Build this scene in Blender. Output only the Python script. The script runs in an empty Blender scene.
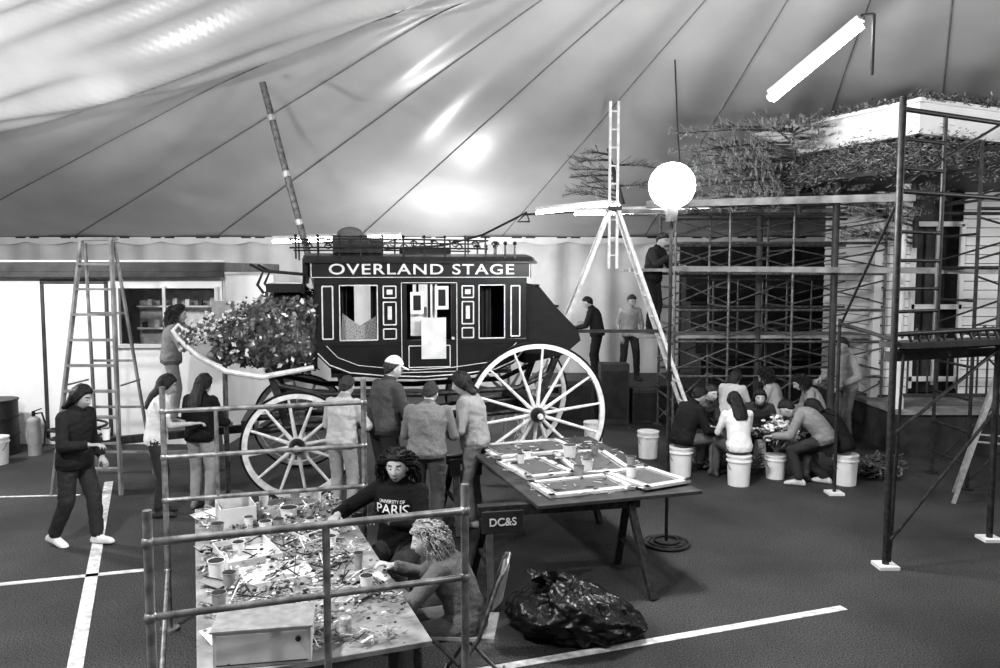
import bpy, math, random
import numpy as np
from mathutils import Vector, Matrix, noise, Euler
from mathutils.bvhtree import BVHTree
random.seed(7)
V=Vector
rad=math.radians
SC=bpy.context.scene
COL=SC.collection

# ------------------------------------------------------------------ materials
def mat(name,c,rough=.6,metal=0.0,nz=None,bump=None,emit=0.0,spec=.4,c2=None,trans=0.0):
    m=bpy.data.materials.new(name); m.use_nodes=True
    nt=m.node_tree; N=nt.nodes; L=nt.links
    b=N['Principled BSDF']
    b.inputs['Base Color'].default_value=(c,c,c,1)
    b.inputs['Roughness'].default_value=rough
    b.inputs['Metallic'].default_value=metal
    b.inputs['Specular IOR Level'].default_value=spec
    tc=N.new('ShaderNodeTexCoord')
    if nz is None: nz=(9.0,.25)
    n=N.new('ShaderNodeTexNoise'); n.inputs['Scale'].default_value=nz[0]; n.inputs['Detail'].default_value=4
    L.new(tc.outputs['Object'],n.inputs['Vector'])
    mr=N.new('ShaderNodeMapRange'); mr.inputs[1].default_value=.3; mr.inputs[2].default_value=.7
    L.new(n.outputs[0],mr.inputs[0])
    lo=c*(1-nz[1]); hi=min(1,c*(1+nz[1]))
    if c2 is not None: lo,hi=c,c2
    mr.inputs[3].default_value=lo; mr.inputs[4].default_value=hi
    L.new(mr.outputs[0],b.inputs['Base Color'])
    if bump:
        n2=N.new('ShaderNodeTexNoise'); n2.inputs['Scale'].default_value=bump[0]; n2.inputs['Detail'].default_value=3
        L.new(tc.outputs['Object'],n2.inputs['Vector'])
        bp=N.new('ShaderNodeBump'); bp.inputs['Strength'].default_value=bump[1]; bp.inputs['Distance'].default_value=.02
        L.new(n2.outputs[0],bp.inputs['Height']); L.new(bp.outputs[0],b.inputs['Normal'])
    if emit>0:
        b.inputs['Emission Color'].default_value=(1,1,1,1); b.inputs['Emission Strength'].default_value=emit
    return m

def asphalt():
    m=mat('asphalt',.10,.75); nt=m.node_tree; N=nt.nodes; L=nt.links; b=N['Principled BSDF']
    tc=N.new('ShaderNodeTexCoord')
    big=N.new('ShaderNodeTexNoise'); big.inputs['Scale'].default_value=.7; big.inputs['Detail'].default_value=6
    fine=N.new('ShaderNodeTexNoise'); fine.inputs['Scale'].default_value=85; fine.inputs['Detail'].default_value=2
    for x in (big,fine): L.new(tc.outputs['Object'],x.inputs['Vector'])
    a=N.new('ShaderNodeMapRange'); a.inputs[1].default_value=.3; a.inputs[2].default_value=.7; a.inputs[3].default_value=.022; a.inputs[4].default_value=.066
    L.new(big.outputs[0],a.inputs[0])
    f=N.new('ShaderNodeMapRange'); f.inputs[1].default_value=.35; f.inputs[2].default_value=.68; f.inputs[3].default_value=.15; f.inputs[4].default_value=2.2
    L.new(fine.outputs[0],f.inputs[0])
    mu=N.new('ShaderNodeMath'); mu.operation='MULTIPLY'; L.new(a.outputs[0],mu.inputs[0]); L.new(f.outputs[0],mu.inputs[1])
    L.new(mu.outputs[0],b.inputs['Base Color'])
    bp=N.new('ShaderNodeBump'); bp.inputs['Strength'].default_value=.7; bp.inputs['Distance'].default_value=.01
    L.new(fine.outputs[0],bp.inputs['Height']); L.new(bp.outputs[0],b.inputs['Normal'])
    return m

M_asph=asphalt()
M_canopy=mat('canopy_vinyl',.50,.34,nz=(.9,.10),bump=(2.2,.12),spec=.6)
M_drape=mat('sidewall_vinyl',.72,.6,nz=(1.5,.1),bump=(3,.4))
M_seam=mat('seam_tape',.20,.6)
M_paint=mat('line_paint',.66,.7,nz=(14,.35))
M_white=mat('white_paint',.82,.55,nz=(3,.06))
M_offwhite=mat('offwhite',.62,.6,nz=(6,.15))
M_grey=mat('grey_paint',.3,.6)
M_dark=mat('dark_paint',.03,.45,nz=(6,.4))
M_black=mat('black_lacquer',.014,.3,nz=(6,.3),spec=.5)
M_steel=mat('scaffold_steel',.16,.45,.5,nz=(20,.5))
M_steell=mat('scaffold_steel_light',.30,.4,.6,nz=(14,.5))
M_steeld=mat('scaffold_steel_dark',.04,.5,.3,nz=(20,.5))
M_alu=mat('aluminium',.5,.4,.6,nz=(20,.2))
M_wood=mat('wood_plank',.26,.7,nz=(5,.4),bump=(20,.2))
M_woodd=mat('dark_wood',.05,.6,nz=(5,.4))
M_ply=mat('plywood_top',.26,.7,nz=(7,.45))
M_brass=mat('trim_gold',.62,.45,nz=(20,.15))
M_wheel=mat('wheel_paint',.72,.5,nz=(12,.2))
M_bucket=mat('bucket_plastic',.8,.4,nz=(8,.05))
M_bag=mat('plastic_bag_black',.006,.33,nz=(6,.3),bump=(22,.6),spec=.45)
M_floral=mat('floral_leather',.008,.22,nz=(16,.5),bump=(14,1.0),c2=.10,spec=.9)
M_fir=mat('fir_needles',.2,.7,nz=(8,.5),c2=.62)
M_leaf=mat('foliage_dark',.02,.8,nz=(30,.5),bump=(30,1),c2=.24)
M_gloss=mat('glossy_leaf',.02,.25,nz=(12,.5),c2=.16,spec=.9)
M_flour=mat('tube_glow',1,.5,emit=24)
M_globe=mat('globe_glow',1,.5,emit=230)
M_paper=mat('paper',.8,.7,nz=(4,.08))
M_lip=mat('lips',.16,.5); M_eye=mat('eye_white',.65,.3); M_iris=mat('iris',.02,.3)
SK={k:mat('skin_'+k,v,.55,nz=(20,.06)) for k,v in dict(light=.52,mid=.42,dark=.22).items()}
HR={k:mat('hair_'+k,v,.42,nz=(60,.6),bump=(110,.6)) for k,v in dict(black=.010,brown=.035,blonde=.36,grey=.25).items()}
_cl={}
def cloth(v,kind=''):
    k=(round(v,3),kind)
    if k not in _cl:
        _cl[k]=mat('cloth_%s%03d'%(kind,int(v*1000)),v,.85,nz=(10,.12),bump=(70,.40),spec=.2)
    return _cl[k]
_sh={}
def shoe_mat(v):
    if v not in _sh: _sh[v]=mat('shoe_%03d'%int(v*1000),v,.5)
    return _sh[v]

# ------------------------------------------------------------------ mesh builder
def perp(d):
    d=V(d).normalized()
    a=V((0,0,1)) if abs(d.z)<.9 else V((0,1,0))
    u=d.cross(a).normalized(); w=u.cross(d).normalized()
    return u,w
class MB:
    def __init__(s): s.v=[];s.f=[];s.m=[];s.M=None
    def add(s,vs,fs,m=0):
        b=len(s.v)
        if s.M is not None: vs=[s.M@V(v) for v in vs]
        s.v.extend([tuple(v) for v in vs])
        if isinstance(m,int): m=[m]*len(fs)
        for f,mm in zip(fs,m): s.f.append(tuple(i+b for i in f)); s.m.append(mm)
    def box(s,c,sz,m=0,rz=0,R=None):
        hx,hy,hz=sz[0]/2,sz[1]/2,sz[2]/2
        R=R or Matrix.Rotation(rz,3,'Z')
        vs=[V(c)+R@V((x*hx,y*hy,z*hz)) for x in(-1,1) for y in(-1,1) for z in(-1,1)]
        s.add(vs,[(0,1,3,2),(4,6,7,5),(0,4,5,1),(2,3,7,6),(0,2,6,4),(1,5,7,3)],m)
    def beam(s,p0,p1,w,h,m=0):
        p0=V(p0);p1=V(p1);d=(p1-p0);u,k=perp(d)
        vs=[p+u*a*w/2+k*b*h/2 for p in(p0,p1) for a,b in((-1,-1),(1,-1),(1,1),(-1,1))]
        s.add(vs,[(0,1,2,3)[::-1],(4,5,6,7),(0,1,5,4),(1,2,6,5),(2,3,7,6),(3,0,4,7)],m)
    def cyl(s,p0,p1,r0,r1=None,seg=10,m=0):
        r1=r0 if r1 is None else r1
        s.tube([p0,p1],[r0,r1],seg,m)
    def tube(s,pts,r,seg=8,m=0,closed=False):
        pts=[V(p) for p in pts]; n=len(pts)
        if not isinstance(r,(list,tuple)): r=[r]*n
        rings=[]; u=None
        for i,p in enumerate(pts):
            if closed: d=pts[(i+1)%n]-pts[i-1]
            else: d=pts[min(i+1,n-1)]-pts[max(i-1,0)]
            if d.length<1e-9: d=V((0,0,1))
            d.normalize()
            if u is None: u,_=perp(d)
            u=(u-d*u.dot(d)); 
            if u.length<1e-6: u,_=perp(d)
            u.normalize(); w=d.cross(u)
            rings.append([p+(u*math.cos(a)+w*math.sin(a))*r[i] for a in [2*math.pi*k/seg for k in range(seg)]])
        if closed: rings.append(rings[0])
        s.loft(rings,m,cap=not closed)
    def loft(s,rings,m=0,cap=True):
        n=len(rings[0]); vs=[p for r in rings for p in r]; fs=[];mm=[]
        for i in range(len(rings)-1):
            mi=m if isinstance(m,int) else m[i]
            for k in range(n):
                fs.append((i*n+k,i*n+(k+1)%n,(i+1)*n+(k+1)%n,(i+1)*n+k)); mm.append(mi)
        if cap:
            fs.append(tuple(range(n))[::-1]); mm.append(m if isinstance(m,int) else m[0])
            fs.append(tuple((len(rings)-1)*n+k for k in range(n))); mm.append(m if isinstance(m,int) else m[-1])
        s.add(vs,fs,mm)
    def sph(s,c,r,m=0,seg=14,rg=9,R=None):
        if not isinstance(r,(list,tuple)): r=(r,r,r)
        c=V(c)
        vs=[];fs=[]
        def P(x,y,z):
            q=V((x*r[0],y*r[1],z*r[2])); 
            return c+(R@q if R else q)
        vs.append(P(0,0,-1))
        for i in range(1,rg):
            a=-math.pi/2+math.pi*i/rg
            for k in range(seg):
                b=2*math.pi*k/seg; vs.append(P(math.cos(a)*math.cos(b),math.cos(a)*math.sin(b),math.sin(a)))
        vs.append(P(0,0,1)); t=len(vs)-1
        for k in range(seg): fs.append((0,1+(k+1)%seg,1+k))
        for i in range(rg-2):
            for k in range(seg):
                a=1+i*seg+k;b=1+i*seg+(k+1)%seg; fs.append((a,b,b+seg,a+seg))
        o=1+(rg-2)*seg
        for k in range(seg): fs.append((o+k,o+(k+1)%seg,t))
        s.add(vs,fs,m)
    def cap(s,p0,r0,p1,r1,m=0,seg=14):
        s.sph(p0,r0,m,seg,8); s.sph(p1,r1,m,seg,8); s.tube([p0,p1],[r0,r1],seg,m)
    def band(s,c,ri,ro,y0,y1,n=40,m=0):
        c=V(c); rings=[]
        for i in range(n+1):
            a=2*math.pi*i/n; d=V((math.cos(a),0,math.sin(a)))
            rings.append([c+d*ri+V((0,y0,0)),c+d*ro+V((0,y0,0)),c+d*ro+V((0,y1,0)),c+d*ri+V((0,y1,0))])
        s.loft(rings,m,cap=False)
    def prism(s,poly,y0,y1,m=0):
        n=len(poly)
        vs=[(p[0],y0,p[1]) for p in poly]+[(p[0],y1,p[1]) for p in poly]
        fs=[tuple(range(n)),tuple(range(n,2*n))[::-1]]+[(i,i+n,(i+1)%n+n,(i+1)%n) for i in range(n)]
        s.add(vs,fs,m)
    def grid(s,fn,nu,nv,m=0):
        vs=[fn(i/nu,j/nv) for j in range(nv+1) for i in range(nu+1)]
        fs=[(j*(nu+1)+i,j*(nu+1)+i+1,(j+1)*(nu+1)+i+1,(j+1)*(nu+1)+i) for j in range(nv) for i in range(nu)]
        s.add(vs,fs,m)
    def mesh(s,name):
        me=bpy.data.meshes.new(name); me.from_pydata(s.v,[],s.f)
        me.polygons.foreach_set('material_index',s.m); me.update(); return me
    def build(s,name,mats,parent=None,smooth=False,bevel=0,loc=None,rz=0,auto=True):
        me=s.mesh(name)
        for m in mats: me.materials.append(m)
        ob=bpy.data.objects.new(name,me); COL.objects.link(ob)
        if loc is not None: ob.location=loc
        ob.rotation_euler=(0,0,rz)
        if parent: ob.parent=parent
        if smooth:
            me.polygons.foreach_set('use_smooth',[True]*len(me.polygons))
            if auto:
                try: me.set_sharp_from_angle(angle=rad(40))
                except Exception as e: pass
        if bevel:
            b=ob.modifiers.new('bev','BEVEL'); b.width=bevel; b.segments=2; b.limit_method='ANGLE'
        return ob
def empty(name,loc=(0,0,0),rz=0):
    e=bpy.data.objects.new(name,None); COL.objects.link(e); e.location=loc; e.rotation_euler=(0,0,rz); e.empty_display_size=.1
    return e
def text(body,size,name,mt,parent=None,loc=(0,0,0),rot=(rad(90),0,0),ext=.004,width=None,space=1.0):
    cu=bpy.data.curves.new(name,'FONT'); cu.body=body; cu.size=size; cu.extrude=ext; cu.align_x='CENTER'; cu.align_y='CENTER'
    cu.space_character=space; cu.offset=size*.012
    ob=bpy.data.objects.new(name,cu); COL.objects.link(ob)
    dg=bpy.context.evaluated_depsgraph_get(); me=bpy.data.meshes.new_from_object(ob.evaluated_get(dg))
    bpy.data.objects.remove(ob)
    me.materials.clear(); me.materials.append(mt)
    o=bpy.data.objects.new(name,me); COL.objects.link(o); o.location=loc; o.rotation_euler=rot
    if width:
        xs=[v.co.x for v in me.vertices]; w=max(xs)-min(xs)
        for v in me.vertices: v.co.x*=width/w
    if parent: o.parent=parent
    return o

# ------------------------------------------------------------------ people
def remesh(mb,vox,smooth_it=2):
    me=mb.mesh('tmp'); ob=bpy.data.objects.new('tmp',me); COL.objects.link(ob)
    md=ob.modifiers.new('r','REMESH'); md.mode='VOXEL'; md.voxel_size=vox
    dg=bpy.context.evaluated_depsgraph_get(); m2=bpy.data.meshes.new_from_object(ob.evaluated_get(dg))
    bpy.data.objects.remove(ob)
    n=len(m2.vertices); co=np.empty(n*3); m2.vertices.foreach_get('co',co); co=co.reshape(-1,3)
    ne=len(m2.edges); e=np.empty(ne*2,dtype=np.int64); m2.edges.foreach_get('vertices',e); e=e.reshape(-1,2)
    for _ in range(smooth_it):
        acc=np.zeros_like(co); cnt=np.zeros(n)
        np.add.at(acc,e[:,0],co[e[:,1]]); np.add.at(acc,e[:,1],co[e[:,0]])
        np.add.at(cnt,e[:,0],1); np.add.at(cnt,e[:,1],1)
        co=co*.5+.5*acc/np.maximum(cnt,1)[:,None]
    fs=[tuple(p.vertices) for p in m2.polygons]
    bvh=BVHTree.FromPolygons([V(v) for v in mb.v],mb.f)
    ms=[]
    for f in fs:
        c=co[list(f)].mean(axis=0); r=bvh.find_nearest(V(c)); ms.append(mb.m[r[2]] if r[2] is not None else 0)
    bpy.data.meshes.remove(m2)
    return co,fs,ms
def ik(a,t,L1,L2,pole):
    a=V(a);t=V(t);d=t-a;D=max(.08,min(d.length,(L1+L2)*.998));u=d.normalized();t=a+u*D
    x=(L1*L1-L2*L2+D*D)/(2*D);h=math.sqrt(max(0,L1*L1-x*x))
    p=V(pole);p=p-u*p.dot(u)
    if p.length<1e-5: p=perp(u)[0]
    p.normalize()
    return a+u*x+p*h,t
def ell(c,R,F,hw,hd,n=20,ex=2.3):
    out=[]
    for k in range(n):
        a=2*math.pi*k/n; ca,sa=math.cos(a),math.sin(a)
        out.append(V(c)+R*hw*math.copysign(abs(ca)**(2/ex),ca)+F*hd*math.copysign(abs(sa)**(2/ex),sa))
    return out
def head_grid(nu=56,nv=40):
    vs=[]
    for j in range(nv+1):
        a=-math.pi/2+math.pi*j/nv
        for i in range(nu):
            b=2*math.pi*i/nu; vs.append((math.cos(a)*math.cos(b),math.cos(a)*math.sin(b),math.sin(a)))
    fs=[(j*nu+i,j*nu+(i+1)%nu,(j+1)*nu+(i+1)%nu,(j+1)*nu+i) for j in range(nv) for i in range(nu)]
    return vs,fs
def skull(d):
    x,y,z=d[0]*.074,d[1]*.096,d[2]*.116
    if z<0:
        k=min(1,-z/.116)
        x*=1-.20*k**1.3
        if y>0: y=y*(1+.16*k)
        else: y*=1-.30*k
        if y>0: x*=1-.12*k
    else:
        if y<0: y*=1.04
    if y>.0: 
        y*=1-.04*max(0,1-abs(x)/.06)
    return V((x,y,z))
def g(t,w): return math.exp(-(t/w)**2)
def face(d):
    p=skull(d); x,y,z=p
    if y>0:
        pr=0
        if -.047<z<.03:
            pr=(.03-z)/.062 if z>-.032 else max(0,1-(-.032-z)/.014)
        y+=.026*g(x,.0125)*max(0,pr)
        y-=.010*g(abs(x)-.031,.016)*g(z-.006,.013)
        y+=.004*g(abs(x)-.03,.02)*g(z-.027,.009)
        y+=.006*g(x,.021)*g(z+.062,.0065)+.005*g(x,.019)*g(z+.072,.006)
        y-=.003*g(x,.02)*g(z+.067,.003)
        y+=.006*g(x,.02)*g(z+.098,.014)
        y+=.004*g(abs(x)-.045,.018)*g(z+.022,.02)
    return V((x,y,z))
HV,HF=head_grid()
def hairmask(p,cover):
    if p.y<.02: f=p.z+1.25*(.02-p.y)-.04+cover
    else: f=p.z-.45*(p.y-.02)-.04+cover*max(0,1-(p.y-.02)/.035)
    f+=.006*noise.noise(p*90)
    return max(0,min(1,f/.012+.5))
def add_head(mb,T,style,cap):
    P=[face(d) for d in HV]; ms=[]
    for f in HF:
        c=sum((P[i] for i in f),V())/4; m=0
        if c.y>.05:
            if abs(c.x)<.022 and abs(c.z+.067)<.0085: m=5
            elif abs(abs(c.x)-.031)<.017 and abs(c.z-.029-.004*(1-abs(abs(c.x)-.031)/.017))<.0042: m=4
        ms.append(m)
    mb.add([T@p for p in P],HF,ms)
    R3=T.to_3x3().normalized()
    s=T.to_scale()[0]
    for sx in(-1,1):
        mb.sph(T@V((sx*.031,.0745,.006)),[.0125*s,.0105*s,.0085*s],6,10,6,R3)
        mb.sph(T@V((sx*.031,.0825,.005)),[.006*s,.004*s,.0062*s],7,8,6,R3)
        mb.sph(T@V((sx*.076,-.005,-.008)),[.009*s,.019*s,.031*s],0,10,7,R3)
    th={'short':.013,'crop':.006,'long':.02,'bob':.022,'curly':.022,'pony':.012}[style]
    cover=.0 if style in('short','crop','pony') else (.06 if style!='curly' else .03)
    Q=[]
    for d in HV:
        p=skull(d); n=V(d).normalized()
        mk=hairmask(p,cover)
        a=math.atan2(p.x,-p.y)
        nn=noise.noise(p*38+V((7,3,1)))*(.35 if style!='curly' else .6)+noise.noise(V((a*14,p.z*12,2)))*.30
        Q.append(p+n*((th*(1+nn)+.002)*mk-.014*(1-mk)))
    mb.add([T@(p*(1.0) if not cap else V((p.x*.985,p.y*.985,min(p.z,.1)))) for p in Q],HF,4)
    if style=='curly':
        rnd=random.Random(5); n=0
        RT=R3.transposed(); down=(RT@V((0,0,-1)))
        while n<240:
            d=V((rnd.gauss(0,1),rnd.gauss(0,1),rnd.gauss(0,1))).normalized(); p=skull(d)
            if hairmask(p,.03)<.9: continue
            n+=1
            L=rnd.uniform(.08,.25); ph=rnd.random()*6.3; pts=[]
            if p.y>.0: L=min(L,.05+.06*abs(p.x)/.07)
            if p.y>.03: L=.03
            out_=V((d.x*1.4,min(d.y,0),max(d.z,-.1)*.6))
            for k in range(15):
                t=k/14; q=p+d*.012+out_*(.055*math.sin(min(1,t*2)*math.pi/2))+down*(L*t*t)+V((0,-.035*t,0))
                a=ph+t*L*70; q+=V((math.cos(a),math.sin(a),.3*math.sin(a)))*(.008+.005*t)
                pts.append(T@q)
            mb.tube(pts,[.0065*(1-.6*k/14) for k in range(15)],5,4)
    if cap:
        C=[]
        for d in HV:
            p=skull(d); f=p.z-.036; mk=max(0,min(1,f/.008+.5))
            C.append(p+V(d).normalized()*(.016*mk-.02*(1-mk))+V((0,0,.012*mk)))
        mb.add([T@p for p in C],HF,8)
        rings=[]
        for t,w in((.07,.068),(.10,.066),(.13,.058),(.155,.042),(.168,.016)):
            rings.append([T@V((w*math.cos(a),t+.0*a,.045-.25*(t-.07)+.006*math.sin(a)-.012*(math.cos(a)**2))) for a in [2*math.pi*k/16 for k in range(16)]])
        mb.loft(rings,8)
def add_hand(mb,w,dirv,palm,side,curl=.5,m=0,S=1.0):
    Y=V(dirv).normalized(); Z=-(V(palm)-Y*V(palm).dot(Y))
    if Z.length<1e-4: Z=perp(Y)[0]
    Z.normalize(); X=Y.cross(Z)
    def W(p): return V(w)+(X*p[0]+Y*p[1]+Z*p[2])*S
    rings=[]
    for y,hw,hd in((-.02,.024,.019),(.01,.029,.017),(.045,.039,.0155),(.08,.040,.0135),(.094,.036,.010)):
        rings.append([W((hw*math.cos(a),y,hd*math.sin(a))) for a in [2*math.pi*k/14 for k in range(14)]])
    mb.loft(rings,m)
    ex=side
    for i,(x,L,c0) in enumerate(((.030,.068,.9),(.010,.078,1.0),(-.010,.072,1.1),(-.029,.056,1.25))):
        x*=ex; p=V((x,.088-.006*abs(i-1),0)); a=0; pts=[V((x*.9,.06,0)),p]
        for k,fr in enumerate((.45,.30,.25)):
            a+=curl*c0*(.55,.75,.6)[k]
            p=p+V((x*.08,math.cos(a),-math.sin(a)))*L*fr; pts.append(p)
        mb.tube([W(q) for q in pts],[.009*S,.0092*S,.0088*S,.0082*S,.0062*S],8,m)
        mb.sph(W(pts[-1]),.0064*S,m,8,5)
    pts=[V((ex*.018,.012,-.004)),V((ex*.042,.038,-.012)),V((ex*.058,.062,-.02)),V((ex*.060,.086,-.03-.01*curl))]
    mb.tube([W(q) for q in pts],[.013*S,.012*S,.010*S,.0075*S],8,m); mb.sph(W(pts[-1]),.0078*S,m,8,5)

DOWN=((-.25,.04,.80),(.25,.04,.80))
def person(name,loc,yaw,H=1.65,z0=0,pel=None,lean=4,side=0,twist=0,head=(0,5,0),hands=DOWN,feet=((-.1,0,.08),(.1,0,.08)),
           toes=(8,-8),top=.3,bot=.1,shoe=.05,skin='mid',hair='short',hc='black',cap=None,jacket=False,sleeve=1.0,elb=None,knee=None,
           curl=.6,palm=((0,0,-1),(0,0,-1)),vox=.0135,shirt_text=None,fat=1.0,footpitch=(0,0),hem=-.05,baggy=.008):
    S=H/1.7
    P=V(pel) if pel is not None else V((0,-.01,.90))
    lean=rad(lean)
    st=.01
    def ang(t): return lean*(.35+1.3*max(0,min(1,t/.5)))
    posd={}
    posd[0]=V(P)
    def dv(t):
        a=ang(t); return V((math.sin(rad(side)),math.sin(a),math.cos(a))).normalized()
    q=V(P)
    for i in range(1,66): q=q+dv(i*st)*st; posd[i]=V(q)
    q=V(P)
    for i in range(1,16): q=q-dv(-i*st)*st; posd[-i]=V(q)
    def pos(t): return posd[int(round(t/st))]
    def fr(t):
        u=dv(t); tw=rad(twist)*max(0,min(1,t/.5)); R=V((math.cos(tw),math.sin(tw),0)); R=(R-u*R.dot(u)).normalized(); F=u.cross(R); return R,F,u
    j=.014 if jacket else .004
    mb=MB()
    prof=[(-.11,.05,.05,2),(-.06,.135,.10,2),(0,.158,.112,2),(.05,.155,.108,2),(.13,.135,.098,1),(.22,.138,.104,1),(.32,.158,.118,1),(.40,.170,.114,1),(.445,.172,.098,1),(.475,.145,.084,1),(.505,.095,.066,1),(.53,.055,.055,1),(.545,.052,.052,0)]
    rings=[];mm=[]
    for t,hw,hd,m in prof:
        R,F,u=fr(t); e=(j if .0<t<.5 else 0); rings.append(ell(pos(t)+F*.005,R,F,hw*fat+e,hd*fat+e)); mm.append(m)
    mb.loft(rings,mm[:-1])
    rings=[]
    for t,hw,hd in [(hem,.160,.12),(hem+.015,.166,.124),(hem+.035,.164,.122),(hem+.05,.170,.128),(.05,.167,.122),(.13,.150,.112),(.24,.152,.115),(.34,.166,.122),(.42,.168,.108)]:
        R,F,u=fr(t); e=j*1.3; rings.append(ell(pos(t)+F*.005,R,F,hw*fat+e,hd*fat+e,22))
    mb.loft(rings,[9,9,9,1,1,1,1,1] if jacket else 1)
    R,F,u=fr(.44)
    sh=[pos(.44)-R*.165*fat,pos(.44)+R*.165*fat]
    if jacket:
        cr=[]
        for t,w in((.495,.085),(.51,.080),(.535,.070),(.55,.066)):
            R1,F1,_=fr(t); cr.append(ell(pos(t)+F1*.004,R1,F1,w,w*.92,20,2.0))
        mb.loft(cr,9)
    hy,hp,hr=head
    Rh=(Matrix.Rotation(rad(hy),3,'Z')@Matrix.Rotation(rad(-hp),3,'X')@Matrix.Rotation(rad(hr),3,'Y'))
    nt=pos(.555)
    hc0=nt+Rh@V((0,.028,.075))
    mb.cap(pos(.49),.052,hc0+Rh@V((0,-.02,-.055)),.05,0)
    wr=[]
    for k in(0,1):
        sgn=-1 if k==0 else 1
        pole=V(elb[k]) if elb else V((sgn*.5,-.6,-.7))
        e,w=ik(sh[k],hands[k],.285,.255,pole)
        r0,r1,r2=.054+j,.043+j,.031+j
        d=(w-e)
        if sleeve>=.99:
            mb.cap(sh[k],r0,e,r1,1); mb.cap(e,r1,e+d*.80,r2+.005,1); mb.tube([e+d*.80,e+d*.93],[r2+.006,r2+.002],14,9 if jacket else 1); mb.cap(e+d*.8,.027,w,.025,0)
        else:
            mb.cap(sh[k],r0,e,.040,0); ee=sh[k]+(e-sh[k])*.62; mb.cap(sh[k],r0*1.08,ee,.052,1); mb.cap(e,.041,w,.026,0)
        wr.append((w,d.normalized()))
    R0,F0,u0=fr(0)
    for k in(0,1):
        sgn=-1 if k==0 else 1
        h=P+R0*sgn*.085*fat
        kp=V(knee[k]) if knee else V((sgn*.12,1,.15))
        kn,an=ik(h,feet[k],.425,.405,kp); B=baggy
        mb.cap(h,.088*fat+B*.5,kn,.064+B,2); mb.cap(kn,.064+B,an+(kn-an)*.12,.050+B,2); mb.cap(an,.038,an+(kn-an)*.3,.042,2)
        ty=rad(toes[k]); fp=rad(footpitch[k])
        D=V((-math.sin(ty)*math.cos(fp),math.cos(ty)*math.cos(fp),-math.sin(fp))); X=V((math.cos(ty),math.sin(ty),0)); U=X.cross(D)
        base=an-U*.078
        rings=[]
        for s_,hw,hh in((-.078,.024,.024),(-.06,.036,.038),(-.01,.039,.049),(.04,.041,.045),(.10,.048,.036),(.16,.043,.028),(.195,.024,.018)):
            rings.append(ell(base+D*s_+U*hh,X,U,hw,hh,14,2.6))
        mb.loft(rings,3)
    co,fs,ms=remesh(mb,vox)
    off=V((len(name)*1.3,loc[0],loc[1]))
    for i in range(len(co)):
        c=V(co[i]); amp=.011 if jacket else .007
        if c.z>.12:
            rd=1-2*abs(noise.noise(V((c.x*7,c.y*7,c.z*13+c.x*6))+off))
            n=.65*rd+.35*noise.noise(V((c.x*16,c.y*16,c.z*30))+off)+.3*noise.noise(c*40)
            dirc=V((c.x-P.x,c.y-P.y,0)); 
            if dirc.length>.001: dirc.normalize()
            co[i]+=np.array(dirc)*(n-.25)*amp
    out=MB(); out.add([V(c) for c in co],fs,ms)
    bvh=BVHTree.FromPolygons([V(c) for c in co],fs)
    T=Matrix.Translation(hc0)@Rh.to_4x4()
    add_head(out,T,hair,cap is not None)
    if hair in('long','curly','bob'):
        R,F,u=fr(.5)
        Lw={'long':.33,'curly':.44,'bob':.47}[hair]
        hR=Rh@V((1,0,0)); hF=Rh@V((0,1,0))
        k=1.0
        pts=[(hc0+Rh@V((0,-.04,.07)),.055*k,.05*k),(hc0+Rh@V((0,-.062,.0)),.080*k,.052*k),(hc0+Rh@V((0,-.068,-.07)),.086*k,.050*k),
             (pos(.50)-F*(.078+j),.095*k,.042*k),((pos(.44)+pos(Lw))/2-F*(.112+j),.10*k,.032*k),(pos(Lw)-F*(.128+j),.07*k,.015*k)]
        if hair=='bob': pts=pts[:4]
        if hair=='curly': pts=pts[:3]
        rings=[]
        def lerp(a,b,t): return (a[0].lerp(b[0],t),a[1]+(b[1]-a[1])*t,a[2]+(b[2]-a[2])*t)
        rs=[]
        for a,b in zip(pts,pts[1:]):
            for t in(0,.25,.5,.75): rs.append(lerp(a,b,t))
        rs.append(pts[-1])
        for c,hw,hd in rs:
            rg=[]
            for qi,q in enumerate(ell(c,hR,hF,hw,hd,44,2.0)):
                n=noise.noise(V((qi*.9,q.z*4,0)))*.014*(1)+ (noise.noise(q*30)*.02 if hair=='curly' else 0)
                rg.append(q+(q-c).normalized()*n)
            rings.append(rg)
        out.loft(rings,4)
    for k in(0,1):
        w,d=wr[k]
        hb=MB(); add_hand(hb,w,d,palm[k],1 if k==0 else -1,curl)
        if vox<.0125:
            c2,f2,m2=remesh(hb,.0048,1); out.add([V(c) for c in c2],f2,m2)
        else: out.add(hb.v,hb.f,hb.m)
    mats=[SK[skin],cloth(top),cloth(bot),shoe_mat(shoe),HR[hc],M_lip,M_eye,M_iris,cloth(cap if cap is not None else .8),cloth(top*.62)]
    ob=out.build(name,mats,smooth=True,auto=False)
    ob.location=(loc[0],loc[1],z0); ob.rotation_euler=(0,0,rad(yaw)); ob.scale=(S,S,S)
    if shirt_text:
        import bmesh
        for i,(body,size,t,wd) in enumerate(shirt_text):
            tx=text(body,size,'shirt_print_%d'%(i+1),cloth(.75),ob,(0,0,0),(0,0,0),0,wd)
            R,F,u=fr(t); c=pos(t)
            me=tx.data
            bm=bmesh.new(); bm.from_mesh(me); bmesh.ops.triangulate(bm,faces=bm.faces)
            bmesh.ops.subdivide_edges(bm,edges=[e for e in bm.edges if e.calc_length()>.02],cuts=2); bmesh.ops.triangulate(bm,faces=bm.faces)
            bm.to_mesh(me); bm.free()
            for v in me.vertices:
                o=c-R*v.co.x+u*v.co.y+F*.6
                h=bvh.ray_cast(o,-F)
                v.co=(h[0]+F*.008) if h[0] is not None and (h[0]-c).length<.3 else c-R*v.co.x+u*v.co.y+F*.15
    return ob

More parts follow.
